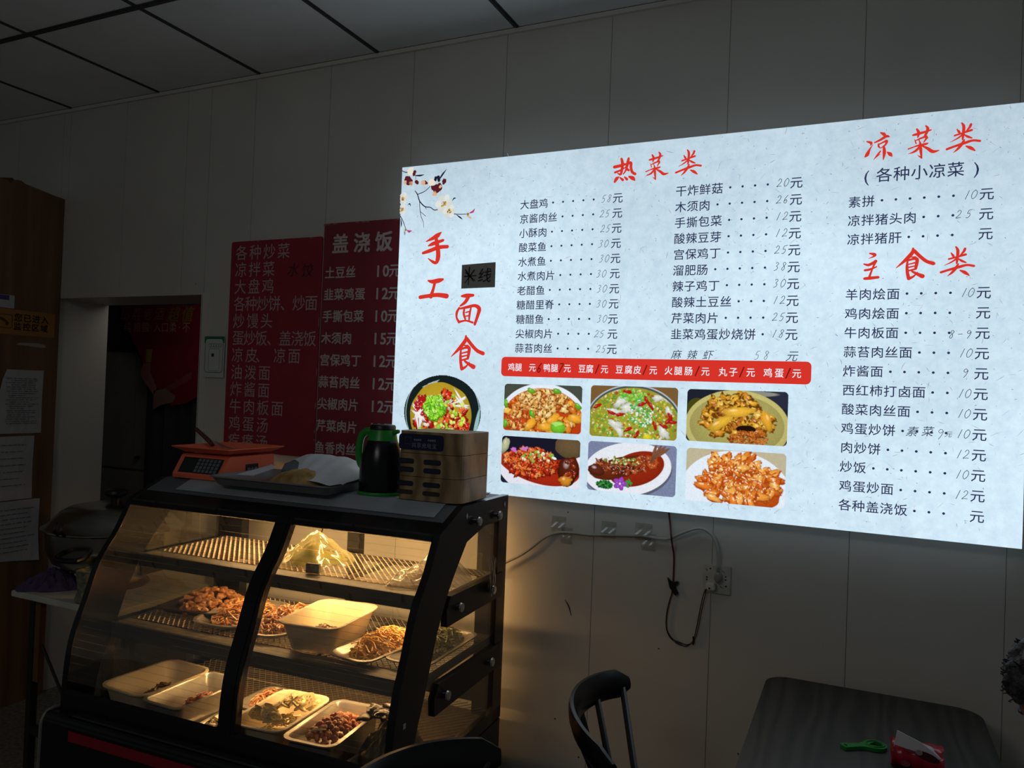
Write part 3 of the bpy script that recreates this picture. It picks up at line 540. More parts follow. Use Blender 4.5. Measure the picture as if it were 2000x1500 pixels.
# ------------------------------------------------------------------ red menu boards
RB = mat('red_vinyl', (150, 34, 52), .45, var=.08, scale=8); RB2 = mat('red_vinyl_faded', (136, 40, 52), .5, var=.1, scale=8); WL = mat('vinyl_letter', (190, 166, 168), .6); WL2 = mat('vinyl_letter_bold', (200, 188, 184), .6)
def board(name, label, x0, x1, z0, z1, m, edge):
    t = thing(name, label, 'menu board', (x0, 0, z0))
    b = MB(); b.prism(rrect(0, x1 - x0, 0, z1 - z0, .01, 3), 'y', -.006, -.0003); b.build('board', m, t)
    q = MB(); r = random.Random(3); n = 26
    for i in range(n):
        if r.random() < edge: a = i / n * (z1 - z0); disc(q, (x1 - x0) - .002, a, .003, -.0064, r.uniform(.006, .02), 7, irr=.4)
        if r.random() < edge * .6: a = i / n * (x1 - x0); disc(q, a, (z1 - z0) - .003, r.uniform(.004, .012), -.0064, .003, 7, irr=.5)
    for i in range(8): disc(q, r.uniform(.05, x1 - x0 - .03), r.uniform(.05, z1 - z0 - .05), .002, -.0064, .001, 6, irr=.5)
    if q.v: q.build('worn_edge', mat('vinyl_wear', (170, 110, 112), .8), t, kind='stuff')
    return t, (lambda mb: (setattr(mb, 'v', [(p[0] - x0, p[1], p[2] - z0) for p in mb.v]), mb)[1])
t, sh = board('red_menu_board', 'plain red menu board with twelve lines of pale dishes, left of the priced one', -2.512, -2.025, 1.262, 2.155, RB, .35)
b = MB(); yb = -.0068
for i, tx in enumerate(('各种炒菜', '凉拌菜', '大盘鸡', '各种炒饼、炒面', '炒馒头', '蛋炒饭、盖浇饭', '凉皮 、 凉面', '油泼面', '炸酱面', '牛肉板面', '鸡蛋汤', '疙瘩汤')):
    z = 2.106 - .0727 * i; pt = {4: .0765, 3: .0765, 7: .0640}.get(len(tx), .062)
    if i == 6:
        for ch, x in (('凉', -2.453), ('皮', -2.375), ('、', -2.318), ('凉', -2.222), ('面', -2.146)): put(b, ch, x, z, .068, yb, .002)
    else: row(b, tx, -2.453, z, pt, .068, yb, .002, dz=-.0002)
sh(b).build('lettering', WL, t, kind='stuff')
b = MB(); put(b, '水', -2.169, 2.025, .06, yb, -.012, 1, .2); put(b, '饺', -2.095, 2.02, .06, yb, -.012, 1, .2); sh(b).build('handwriting', mat('dark_marker', (56, 20, 32), .7), t, kind='stuff')
t, sh = board('priced_menu_board', 'faded red menu board with bold dishes and prices, partly behind the glowing menu', -2.018, -1.56, 1.205, 2.205, RB2, .9)
b = MB()
for ch, x in (('盖', -1.935), ('浇', -1.831), ('饭', -1.728)): put(b, ch, x, 2.121, .082, yb, .022)
for i, (tx, pr) in enumerate((('土豆丝', '10'), ('韭菜鸡蛋', '12'), ('手撕包菜', '10'), ('木须肉', '15'), ('宫保鸡丁', '12'), ('蒜苔肉丝', '12'), ('尖椒肉片', '12'), ('芹菜肉片', '12'), ('鱼香肉丝', '12'))):
    z = 2.006 - .0875 * i; x = -1.981 - .002 * i; row(b, tx, x, z, .0508, .050, yb, .018)
    for k, ch in enumerate(pr): put(b, ch, -1.749 + k * .036, z, .062, yb, .018)
    put(b, '元', -1.672, z, .055, yb, .014)
sh(b).build('lettering', WL2, t, kind='stuff')
b = MB(); row(b, '地三鲜', -1.975, 1.232, .062, .046, yb, .002, slant=.2); sh(b).build('handwriting', mat('worn_marker', (170, 130, 132), .7), t, kind='stuff')
# green payment notice (its code left out)
t = thing('payment_notice', 'small white notice with a green top stuck beside the doorway', 'notice', (-2.645, 0, 1.57))
MB().box(0, .118, -.0075, -.0065, 0, .179).build('sheet', mat('notice_paper', (196, 204, 196), .5), t)
b = MB(); y2 = -.0079; b.add([(0.001, y2, .15), (.117, y2, .15), (.117, y2, .178), (.001, y2, .178)], [(0, 1, 2, 3)]); b.build('green_band', mat('notice_green', (20, 120, 70), .5), t)
b = MB()
pts = rrect(.008, .110, .022, .168, .014); b.add([(p[0], y2 - .0003, p[1]) for p in pts], [tuple(range(len(pts)))], L3(196, 204, 196))
pts += [pts[0]]; ribbon(b, pts, y2 - .0006, .0018, 1, L3(30, 50, 44), False); ribbon(b, [(p[0] * .62 + .024, p[1] * .66 + .014) for p in pts], y2 - .0006, .0014, 1, L3(70, 80, 76), False)
for i in range(5): q_ = [(p[0] + .028 + i * .0145, p[1] + .140) for p in rrect(0, .0125, -.008, .006, .002, 2)]; ribbon(b, q_ + [q_[0]], y2 - .0006, .0014, 1, L3(30, 60, 50), False)
b.add([(.045, y2 - .0006, .09), (.06, y2 - .0006, .09), (.06, y2 - .0006, .104), (.045, y2 - .0006, .104)], [(0, 1, 2, 3)], L3(40, 44, 40)); b.build('printed_mark', PAINT, t)

# ------------------------------------------------------------------ heated display case (local axes: u to the left, v to the front)
CO = Vector((-1.103, -.12, 0)); CR_ = math.radians(182.2)
def cw(u, v, z=0.0): return (CO.x - u * math.cos(CR_ - PI) + v * math.sin(CR_ - PI), CO.y - u * math.sin(CR_ - PI) - v * math.cos(CR_ - PI), z)
case = thing('display_case', 'black curved-glass heated food display case glowing warm beside the wall', 'display case', CO, CR_)
BLK = mat('black_enamel', (16, 17, 20), .22, var=.1, scale=6); BLK2 = mat('black_satin', (12, 13, 16), .38); CHR = mat('chrome', (200, 202, 205), .12, 1.0); STEEL = mat('brushed_steel', (186, 184, 176), .3, .65, var=.12, scale=18, bump=.05)
GREY = mat('grey_metal_top', (96, 102, 106), .5, .1, var=.06, scale=12); GLASS = thin_glass('case_glass', (.97, .98, .96), .02, (.5, .45, .4), .025); GLASS2 = thin_glass('side_glass', (.86, .86, .82), .03, (.35, .33, .3), .05)
OUT = [(0, 1.207), (.344, 1.207), (.485, 1.145), (.536, 1.048), (.60, .958), (.644, .842), (.686, .725), (.702, .60), (.704, .46)]
INN = [(.184, 1.128), (.184, 1.128), (.31, 1.097), (.394, 1.004), (.44, .94), (.49, .845), (.54, .715), (.588, .60), (.612, .46)]
def vz(z):
    P = OUT[2:]
    for (v0, z0), (v1, z1) in zip(P[:-1], P[1:]):
        if z1 <= z <= z0: return v0 + (v1 - v0) * (z0 - z) / (z0 - z1)
    return P[0][0] if z > P[0][1] else P[-1][0]
def smooth2(P, k): return [(q.x, q.y) for q in catmull([Vector((a, b, 0)) for a, b in P], k)]
fo = smooth2(OUT[2:], 5); fi = smooth2(INN[2:], 5)
def side(u0, u1):
    b = MB(); b.strip([(0, 1.207), (.344, 1.207)] + fo, [(.07, 1.128), (.184, 1.128)] + fi, 'x', u0, u1)
    b.prism([(0, 1.207), (.07, 1.128), (.07, .46), (0, .46)], 'x', u0, u1); b.prism([(0, .50), (.66, .50), (.66, .46), (0, .46)], 'x', u0, u1)
    return b
for u0, u1, lab in ((0, .022, 'right'), (1.178, 1.2, 'left')):
    s = side(u0, u1).build('side_frame', BLK, case)
    g = MB(); g.prism([(.07, 1.128), (.184, 1.128)] + fi + [(.07, .46)], 'x', (u0 + u1) / 2 - .002, (u0 + u1) / 2 + .002); g.build('side_glass', GLASS2, s)
for z, vf in ((.917, .40), (.682, .455)):
    for u0, u1 in ((-.004, .016), (1.184, 1.204)):
        MB().prism([(.03, z + .036), (vf + .01, z + .04), (vf + .035, z + .005), (vf + .03, z - .045), (.03, z - .040)], 'x', u0, u1).build('shelf_bracket', BLK2, case)
kn = None
for u in (-.004, 1.204):
    for v, z in ((.258, 1.153), (.10, 1.151), (.362, .915), (.129, .915), (.428, .680), (.119, .680)):
        if kn is None:
            b = MB(); b.lathe([(.006, -.006), (.006, .006), (.013, .006), (.015, .010), (.013, .015), (0, .017)], 20); b.v = [(-p[2], p[1], p[0]) for p in b.v]; kn = b.build('knob', CHR, case, True); k = kn
        else: k = kn.copy(); COL.objects.link(k)
        k.location = (u, v, z); k.scale = (1 if u < 0 else -1, 1, 1)
b = MB()
for v, z in ((.318, 1.176), (.03, 1.178)): b.prism([(v, z - .010), (v + .005, z), (v, z + .010), (v - .005, z)], 'x', -.0015, 0)
b.prism([(.640, .665), (.652, .665), (.652, .678), (.640, .678)], 'x', -.0015, 0); b.prism([(.02, .36), (.03, .355), (.036, .345), (.03, .335), (.02, .34)], 'x', -.0015, 0)
b.build('cut_mark', mat('bare_metal_mark', (180, 178, 172), .4), case, kind='stuff')
# top plate, rails, posts
b = MB(); b.box(.022, 1.178, .02, .344, 1.192, 1.207); b.prism([(.344, 1.207), (.43, 1.170), (.426, 1.16), (.344, 1.192)], 'x', .022, 1.178); b.build('top_plate', GREY, case)
MB().prism([(.425, 1.170), (.485, 1.143), (.503, 1.128), (.494, 1.124), (.476, 1.138), (.42, 1.160)], 'x', .022, 1.178).build('top_rail', BLK, case)
MB().prism([(.700, .575), (.712, .565), (.715, .50), (.66, .50), (.66, .52), (.695, .53)], 'x', .022, 1.178).build('bottom_rail', BLK, case)
b = MB(); pf = [(v + .004, z) for v, z in fo]; pb = [(v - .022, z) for v, z in fo]; b.strip(pf, pb, 'x', .505, .565); b.strip([(v + .006, z) for v, z in fo], [(v + .003, z) for v, z in fo], 'x', .519, .524); b.build('centre_post', BLK, case)
for u0, u1 in ((.024, .503), (.567, 1.176)):
    b = MB(); g = [p for p in smooth2(OUT[2:8], 6) if p[1] > .56]; b.strip([(v + .001, z) for v, z in g], [(v - .003, z) for v, z in g], 'x', u0, u1); b.build('front_glass', GLASS, case, True)
MB().box(.565, .615, .0, .035, .5, 1.192).build('back_post', BLK2, case)
MB().box(.022, .085, .0, .05, .46, 1.192).build('back_post', BLK2, case); MB().box(1.10, 1.178, .0, .04, .5, 1.192).build('back_post', BLK2, case)
MB().box(.062, .565, .0, .02, .50, .545).build('back_rail', BLK2, case); MB().box(.615, 1.10, .0, .02, .50, .545).build('back_rail', BLK2, case)
LAMPC = (1.0, .56, .22)
for vv, zz_, pw, u0_, u1_ in ((.19, 1.160, 6.4, .14, 1.05), (.30, .917, 2.3, .12, .85), (.42, .690, 2.3, .12, .85)):  # first is the case's top lamp; both under-shelf ones are added fill
    lh = MB().box(u0_ - .03, u1_ + .03, vv - .018, vv + .018, zz_, zz_ + .02).build('lamp_or_fill_housing', mat('lamp_white', (210, 205, 190), .5), case)
    MB().tube([(u0_, vv, zz_ - .006), (u1_, vv, zz_ - .006)], .005, 8).build('lamp_or_fill_tube', emis('lamp_glow', (255, 190, 110), 3), lh, True)
    a1 = area('case_lamp_or_fill', (0, 0, 0), (0, 0, -1), u1_ - u0_, .02, pw, LAMPC, case); a1.location = ((u0_ + u1_) / 2, vv, zz_ - .014); a1.rotation_euler = (math.radians(-6), 0, 0)
MB().box(.10, 1.178, -.105, .02, 1.188, 1.192).build('back_light_block', BLK2, case)  # unseen strip added to block case light leaking up the wall
# shelves
MESHM = mat('shelf_mesh', (214, 206, 190), .5, var=.15, scale=30); BAR = mat('shelf_front_bar', (66, 66, 62), .5, var=.2, scale=10)
def mesh_grid(u0, u1, v0, v1, z, pu, pv, wd):
    b = MB(); nv = int((v1 - v0) / pv); nu = int((u1 - u0) / pu)
    for j in range(nv):
        v = v0 + (j + .5) * pv; P = []
        for i in range(nu * 2 + 1):
            P.append((u0 + i * pu / 2, v + (pv * .5 if (i + j) % 2 else -pv * .5)))
        for p, q in zip(P[:-1], P[1:]):
            h = wd / 2; b.add([(p[0], p[1] - h, z), (q[0], q[1] - h, z), (q[0], q[1] + h, z + .003), (p[0], p[1] + h, z + .003)], [(0, 1, 2, 3)])
    return b
for z, vf, hh in ((.952, .45, .040), (.742, .55, .046)):
    s = MB(); s.box(.022, 1.178, vf - .012, vf, z - hh, z + .002); s.box(.022, 1.178, .045, .055, z - .02, z); s.box(.022, .034, .05, vf, z - .02, z); s.box(1.166, 1.178, .05, vf, z - .02, z)
    for u in (.40, .79): s.box(u - .006, u + .006, .05, vf, z - .016, z - .002)
    o = s.build('shelf', BAR, case)
    mesh_grid(.034, 1.166, .055, vf - .06, z, .022, .0125, .0100 if z > .9 else .0060).build('wire_mesh', MESHM, o, kind='stuff')
    q = MB(); q.box(.034, 1.166, vf - .062, vf - .012, z - .001, z + .0015); o2 = q.build('front_strip', mat('mesh_border', (112, 108, 98), .5, var=.3, scale=40), o)
o = MB().box(.022, 1.178, .02, .70, .46, .47).build('case_floor', mat('case_floor', (96, 88, 76), .6, var=.2, scale=15), case)
mesh_grid(.03, 1.17, .03, .695, .495, .026, .0155, .003).build('wire_mesh', mat('floor_mesh', (190, 180, 160), .45, .2), o, kind='stuff')
# base cabinet
b = MB(); b.box(0, 1.2, 0, .66, .04, .46, bev=.004); b.build('base_cabinet', BLK2, case)
pr = [(.66, .50), (.735, .515), (.752, .50), (.758, .46), (.758, .20), (.735, .12), (.66, .10)]
b = MB(); b.prism(smooth2(pr, 3), 'x', -.006, 1.206); fp = b.build('front_panel', BLK, case)
b = MB(); b.prism([(.7575, .482), (.7595, .482), (.7600, .452), (.7575, .452)], 'x', .0, 1.09); b.build('red_stripe', mat('red_trim', (150, 14, 40), .4), fp)
b = MB(); b.prism([(.7, .517), (.738, .5205), (.742, .517), (.7, .512)], 'x', -.004, 1.10); b.build('edge_trim', mat('edge_trim', (90, 92, 96), .2, .8), fp)
b = MB(); b.tube([(1.206, .60, .50), (1.212, .72, .515), (1.214, .752, .49), (1.214, .757, .44), (1.214, .757, .20), (1.212, .735, .12)], .006, 8, 3); b.build('corner_trim', mat('corner_trim', (150, 150, 146), .35, .5), fp, True)
for x in (.06, 1.14):
    for y in (.06, .60): MB().lathe([(.02, 0), (.025, .01), (.015, .042)], 14, (x, y, 0)).build('foot', BLK2, case)
# thin dark cable seen through the back of the case
c = thing('case_power_cable', 'thin dark cable drooping behind the display case', 'cable', cw(.72, -.03, .99)); MB().tube([(0, 0, .12), (-.04, .02, .08), (-.06, .0, 0), (-.07, .02, -.05)], .003, 6, 4).build('cable', BLK2, c, True)

# ------------------------------------------------------------------ dishes in the case
def rr_ring(w, d, r, inset, z, n=4): return [(p[0], p[1], z) for p in rrect(-w / 2 + inset, w / 2 - inset, -d / 2 + inset, d / 2 - inset, max(.004, r - inset * .6), n)]
def loft(b, rings, cap0=True, cap1=True):
    n = len(rings[0]); k = len(b.v); b.v += [p for r in rings for p in r]
    for i in range(len(rings) - 1): b.f += [(k + i * n + j, k + i * n + (j + 1) % n, k + (i + 1) * n + (j + 1) % n, k + (i + 1) * n + j) for j in range(n)]
    if cap0: b.f.append(tuple(k + j for j in range(n))[::-1])
    if cap1: b.f.append(tuple(k + (len(rings) - 1) * n + j for j in range(n)))
def dish(name, label, cat, u, v, z, w, d, h, m, rim=.010, slope=.02, r=.03, ang=0, part='pan', rib=False, group=None):
    t = thing(name, label, cat, cw(u, v, z), CR_ + math.radians(ang), group); b = MB()
    loft(b, [rr_ring(w, d, r, slope + rim, 0), rr_ring(w, d, r, slope + rim - .003, .002), rr_ring(w, d, r, rim + .001, h - .006), rr_ring(w, d, r, 0.0, h - .004), rr_ring(w, d, r, .0, h), rr_ring(w, d, r, rim, h), rr_ring(w, d, r, rim + .003, h - .004), rr_ring(w, d, r, slope + rim, .006), rr_ring(w, d, r, slope + rim + .006, .003)])
    b.build(part, m, t, True); return t
TUB = mat('tub_plastic', (206, 192, 164), .45, var=.04, scale=6); DKPAN = mat('dark_pan', (70, 62, 54), .35, .7)
def food(name, label, u, v, z, ang, m, fn, cat='food'):
    b = MB(); fn(b); o = b.build(name, m, None, True); tag(o, label, cat, kind='stuff', loc=cw(u, v, z), rz=CR_ + math.radians(ang)); return o
def mound(rx, ry, h, x, y): return h * max(0.0, 1 - (x / rx) ** 2 - (y / ry) ** 2)
def strands(n, rx, ry, h, ln, r, flat=1.0, curl=.5, seed=1, base=.004):
    R = random.Random(seed)
    def fn(b):
        for i in range(n):
            a = R.uniform(0, 2 * PI); q = math.sqrt(R.random()); x = rx * q * math.cos(a); y = ry * q * math.sin(a); z0 = base + mound(rx, ry, h, x, y) * R.uniform(.45, 1.0); d = R.uniform(0, 2 * PI); l = ln * R.uniform(.5, 1.2); P = []
            for k in range(4):
                f = k / 3 - .5; xx = x + f * l * math.cos(d); yy = y + f * l * math.sin(d); s = max(1, math.hypot(xx / rx, yy / ry)); xx /= s; yy /= s
                P.append((xx, yy, max(base + r, z0 + r + R.uniform(-.3, .3) * l * .3 - (.0 if abs(f) < .3 else l * .12)))); d += R.uniform(-curl, curl)
            b.tube(P, r * R.uniform(.7, 1.2), 5, 2, flat=flat)
    return fn
def chunks(n, rx, ry, h, s, seed=1, asp=(1, .8, .7), irr=.25, base=.004):
    R = random.Random(seed)
    def fn(b):
        for i in range(n):
            a = R.uniform(0, 2 * PI); q = math.sqrt(R.random()); x = rx * q * math.cos(a); y = ry * q * math.sin(a); k = s * R.uniform(.7, 1.25); z = base + k * .5 + mound(rx, ry, h, x, y) * R.uniform(.5, 1)
            bm = bmesh.new(); bmesh.ops.create_icosphere(bm, subdivisions=2, radius=1); rot = Matrix.Rotation(R.uniform(0, 6), 3, 'Z') @ Matrix.Rotation(R.uniform(-.7, .7), 3, 'X')
            ph = [R.uniform(0, 6) for _ in range(3)]
            for w_ in bm.verts:
                c = w_.co; f = 1 + irr * (math.sin(3 * c.x + ph[0]) * math.sin(3 * c.y + ph[1]) + .5 * math.sin(5 * c.z + ph[2])); w_.co = rot @ Vector((c.x * k * asp[0] * f, c.y * k * asp[1] * f, c.z * k * asp[2] * f)) + Vector((x, y, z))
            b.bm(bm)
    return fn
FB = mat('fried_brown', (222, 166, 110), .3, rgb2=(146, 96, 58), scale=60, bump=.3); FO = mat('shred_orange', (252, 196, 130), .28, rgb2=(170, 108, 62), scale=45); FR = mat('shred_brown', (240, 180, 130), .28, rgb2=(124, 80, 58), scale=50)
FY = mat('tofu_shred', (246, 208, 130), .4, rgb2=(220, 166, 84), scale=40); FG = mat('kelp_shred', (186, 188, 148), .4, rgb2=(118, 124, 90), scale=40); FM = mat('meat_scrap', (170, 98, 76), .3, rgb2=(110, 60, 42), scale=60, bump=.2)
FP = mat('pale_scrap', (136, 100, 72), .4, rgb2=(80, 54, 38), scale=60); LOT = mat('lotus_flesh', (214, 200, 158), .45, var=.08, scale=30); PN = mat('peanut_skin', (206, 136, 106), .35, rgb2=(140, 76, 56), scale=80)
z2 = .747
dish('dark_pan', 'dark square pan of brown braised chunks, leftmost on the middle shelf', 'tray', 1.03, .26, z2, .25, .30, .022, DKPAN, ang=8)
food('braised_chunks', 'heap of glossy brown braised chunks in the leftmost pan on the middle shelf', 1.03, .26, z2, 8, FB, chunks(150, .10, .125, .05, .0125, 3, (1.2, .9, .7)))
dish('steel_tray', 'steel tray of orange brown shreds left of the centre post', 'tray', .84, .31, z2, .21, .33, .020, STEEL, r=.07, ang=4)
food('shredded_meat', 'heap of orange brown shreds left of the centre post on the middle shelf', .84, .30, z2, 4, FO, strands(330, .085, .135, .06, .045, .0028, .55, .7, 4))
dish('steel_tray', 'steel tray of darker shredded meat right behind the centre post', 'tray', .645, .31, z2, .19, .34, .020, STEEL, r=.07, ang=-4)
food('shredded_meat', 'heap of dark orange shreds between the centre post and the white tub', .645, .30, z2, -4, FR, strands(330, .078, .14, .065, .045, .003, .55, .7, 5))
dish('plastic_tub', 'cream plastic tub with a few scraps, standing on the middle shelf', 'tub', .44, .37, z2, .215, .30, .088, TUB, rim=.009, slope=.028, r=.045, ang=6)
food('tofu_scraps', 'few brown scraps left in the tub on the middle shelf', .45, .38, z2 + .003, 20, FP, strands(90, .055, .06, .045, .035, .003, .5, .8, 6))
dish('steel_tray', 'steel tray of yellow orange tofu shreds on the middle shelf', 'tray', .255, .36, z2, .17, .33, .020, STEEL, r=.045, ang=-8)
food('tofu_shreds', 'heap of yellow orange tofu shreds on the middle shelf', .25, .35, z2, -8, FY, strands(300, .070, .135, .062, .055, .0027, .7, .5, 7))
dish('steel_tray', 'steel tray of green kelp strands at the right end of the middle shelf', 'tray', .11, .29, z2, .155, .36, .018, STEEL, r=.04, ang=0)
food('kelp_strands', 'tangle of grey green kelp strands at the right end of the middle shelf', .11, .28, z2, 0, FG, strands(300, .066, .15, .07, .07, .0017, 1, 1.2, 8))
z3 = .4995
dish('plastic_tub', 'cream plastic tub with dark scraps at the left end of the bottom shelf', 'tub', .985, .53, z3, .205, .285, .092, TUB, rim=.009, slope=.025, r=.045, ang=-4)
food('meat_scraps', 'few dark scraps in the leftmost cream tub', .97, .52, z3 + .004, 0, FP, strands(130, .055, .09, .062, .035, .0036, .6, .9, 9))
dish('deep_pan', 'deep steel pan with reddish meat beside the leftmost cream tub', 'pan', .81, .545, z3, .165, .28, .088, STEEL, rim=.010, slope=.006, r=.03, ang=-2)
food('sliced_meat', 'small heap of reddish sliced meat in the deep steel pan', .80, .53, z3 + .004, 0, FM, chunks(110, .05, .095, .058, .010, 10, (1.6, 1, .35), .3))
dish('foil_tray', 'shallow steel tray with wrapped glistening food at the front left', 'tray', .655, .575, z3, .15, .20, .022, STEEL, r=.03, ang=4)
food('wrapped_food', 'glistening clear wrapped food in the shallow front tray', .655, .57, z3 + .004, 0, mat('wrap_shine', (150, 132, 100), .12, rgb2=(90, 74, 50), scale=40, bump=.6), chunks(70, .055, .08, .02, .014, 11, (1.3, .9, .4), .5))
dish('steel_tray', 'steel tray of pale shreds behind the centre post on the bottom shelf', 'tray', .66, .36, z3, .17, .19, .02, STEEL, r=.03, ang=0)
food('pale_shreds', 'heap of pale brown shreds behind the centre post on the bottom shelf', .66, .36, z3, 0, FR, strands(170, .065, .075, .045, .04, .0028, .6, .7, 12))
dish('plastic_tub', 'cream plastic tub full of lotus root slices on the bottom shelf', 'tub', .485, .53, z3, .185, .28, .082, TUB, rim=.009, slope=.022, r=.04, ang=4)
food('pickled_shreds', 'pale shredded root under the lotus slices', .475, .53, z3 + .006, 0, LOT, strands(110, .062, .10, .055, .03, .0038, .6, .8, 13))
# lotus slices
def lotus():
    b = MB(); R = .024
    def ring(r, z, k=0): return [(r * math.cos(2 * PI * i / 24), r * math.sin(2 * PI * i / 24), z) for i in range(24)]
    bm = bmesh.new(); outer = [bm.verts.new((R * (1 + .05 * math.cos(7 * t)) * math.cos(t), R * (1 + .05 * math.cos(7 * t)) * math.sin(t), .0025)) for t in [2 * PI * i / 28 for i in range(28)]]
    edges = [bm.edges.new((outer[i], outer[(i + 1) % 28])) for i in range(28)]
    for k in range(8):
        cx, cy, hr = (0, 0, .0028) if k == 7 else (.0118 * math.cos(k * .8976), .0118 * math.sin(k * .8976), .0038)
        hv = [bm.verts.new((cx + hr * math.cos(2 * PI * i / 8), cy + hr * .8 * math.sin(2 * PI * i / 8), .0025)) for i in range(8)]; edges += [bm.edges.new((hv[i], hv[(i + 1) % 8])) for i in range(8)]
    bmesh.ops.triangle_fill(bm, use_beauty=True, edges=edges); r = bmesh.ops.extrude_face_region(bm, geom=bm.faces[:])
    bmesh.ops.translate(bm, vec=(0, 0, -.005), verts=[g for g in r['geom'] if isinstance(g, bmesh.types.BMVert)]); return b.bm(bm)
ls = lotus().build('lotus_slice', LOT, None); R = random.Random(4); first = True
for i in range(26):
    x = R.uniform(-.055, .055); y = R.uniform(-.09, .09); zz = z3 + .066 + .024 * (1 - (x / .06) ** 2) + R.uniform(0, .012); c = cw(.475, .53); o = ls if first else ls.copy()
    if not first: COL.objects.link(o)
    first = False; tag(o, 'pale round lotus root slice with holes, in the cream tub', 'food', 'lotus root slices in the tub'); p = cw(.475 + x, .53 + y, zz); o.location = p; o.rotation_euler = (R.uniform(-.9, .9), R.uniform(-.7, .7), R.uniform(0, 6)); s = R.uniform(.75, 1.1); o.scale = (s, s, s)
dish('deep_pan', 'deep steel pan of boiled peanuts right of the lotus tub', 'pan', .292, .535, z3, .17, .30, .085, STEEL, rim=.012, slope=.006, r=.035, ang=4)
b = MB(); bm = bmesh.new(); bmesh.ops.create_icosphere(bm, subdivisions=2, radius=.0082); b.bm(bm); b.v = [(p[0] * 1.35, p[1] * (1 - .1 * math.cos(p[0] * 380)), p[2]) for p in b.v]; pn = b.build('peanut', PN, None, True)
for i in range(150):
    R2 = random.Random(100 + i); a = R2.uniform(0, 2 * PI); q = math.sqrt(R2.random()); x = .058 * q * math.cos(a); y = .105 * q * math.sin(a); zz = z3 + .034 + mound(.075, .125, .058, x, y) + R2.uniform(-.004, .006); o = pn if i == 0 else pn.copy()
    if i: COL.objects.link(o)
    tag(o, 'brown boiled peanut lying in the deep steel pan', 'peanut', 'boiled peanuts in the steel pan'); o.location = cw(.292 + x, .535 + y, zz); o.rotation_euler = (R2.uniform(-.6, .6), R2.uniform(-.6, .6), R2.uniform(0, 6))
o = ls.copy(); COL.objects.link(o); tag(o, 'single lotus root slice lying on the peanuts', 'food'); del o['group']; o.location = cw(.30, .60, z3 + .084); o.rotation_euler = (-.5, .2, 1); o.scale = (.9, .9, .9)
dish('steel_tray', 'steel tray under the dark bag at the front right of the bottom shelf', 'tray', .112, .575, z3, .15, .21, .03, STEEL, r=.03, ang=-6)
# crumpled bags
def crumple(name, mt, rx, ry, h, seed, peak=(0, 0), n=26, amp=.012, pw=1.6):
    r = np.random.default_rng(seed); ph = r.uniform(0, 6, 12); b = MB(); vs = []
    for j in range(n + 1):
        for i in range(n + 1):
            x = (i / n * 2 - 1); y = (j / n * 2 - 1); m = max(abs(x), abs(y)); k = m / (math.hypot(x, y) or 1); x, y = x * k, y * k; q = math.hypot(x, y); d = math.hypot(x - peak[0], y - peak[1])
            z = h * max(0, 1 - q) ** (.55) * (.35 + .65 * math.exp(-pw * d * d * 2.2))
            t = math.atan2(y, x); z += amp * (abs(math.sin(5 * t + ph[0] + 3 * q)) - .5 + .6 * abs(math.sin(9 * t + ph[1] - 5 * q)) - .3 + .5 * math.sin(14 * x + ph[2]) * math.sin(13 * y + ph[3])) * (1 - q ** 6) * (.4 + .6 * q)
            rr_ = 1 + .10 * math.sin(3 * t + ph[4]) + .05 * math.sin(7 * t + ph[5]); vs.append((x * rx * rr_, y * ry * rr_, max(.001, z)))
    fs = [(j * (n + 1) + i, j * (n + 1) + i + 1, (j + 1) * (n + 1) + i + 1, (j + 1) * (n + 1) + i) for j in range(n) for i in range(n)]; b.add(vs, fs); return b
def plastic(name, tint, dc, mixd, rough=.18):
    m = bpy.data.materials.new(name); m.use_nodes = True; nt = m.node_tree; nt.nodes.clear(); N = nt.nodes.new
    o = N('ShaderNodeOutputMaterial'); t = N('ShaderNodeBsdfTransparent'); t.inputs[0].default_value = (*tint, 1); d = N('ShaderNodeBsdfTranslucent'); d.inputs[0].default_value = (*dc, 1); d2 = N('ShaderNodeBsdfDiffuse'); d2.inputs[0].default_value = (*dc, 1); g = N('ShaderNodeBsdfGlossy'); g.inputs['Roughness'].default_value = rough
    a = N('ShaderNodeMixShader'); a.inputs[0].default_value = .5; b = N('ShaderNodeMixShader'); c = N('ShaderNodeMixShader'); lw = N('ShaderNodeLayerWeight'); lw.inputs[0].default_value = .35; mp = N('ShaderNodeMapRange'); mp.inputs[3].default_value = mixd * .6; mp.inputs[4].default_value = min(1, mixd * 1.6)
    nt.links.new(lw.outputs['Facing'], mp.inputs[0]); nt.links.new(d.outputs[0], a.inputs[1]); nt.links.new(d2.outputs[0], a.inputs[2]); nt.links.new(t.outputs[0], b.inputs[1]); nt.links.new(a.outputs[0], b.inputs[2]); nt.links.new(mp.outputs[0], b.inputs[0])
    c.inputs[0].default_value = .14; nt.links.new(b.outputs[0], c.inputs[1]); nt.links.new(g.outputs[0], c.inputs[2]); nt.links.new(c.outputs[0], o.inputs[0]); return m
z1 = .957
t = thing('plastic_bag', 'crumpled clear bag of yellow food in the middle of the top shelf', 'bag', cw(.60, .24, z1), CR_ + .15)
crumple('film', None, .125, .12, .105, 21, (-.05, .1), amp=.015, pw=1.0).build('film', plastic('bag_film_yellow', (.95, .95, .82), (.62, .60, .36), .30), t, True)
crumple('f', None, .10, .085, .07, 22, (.1, .2), 16, .008).build('filling', mat('yellow_filling', (150, 140, 50), .5, rgb2=(100, 104, 40), scale=25), t, True)
t = thing('foam_block', 'small grey speckled foam block in front of the yellow bag', 'block', cw(.50, .385, z1), CR_ + .1)
MB().box(-.024, .024, -.008, .008, 0, .030, bev=.002).build('block', mat('grey_foam', (150, 152, 132), .8, rgb2=(100, 102, 90), scale=60), t)
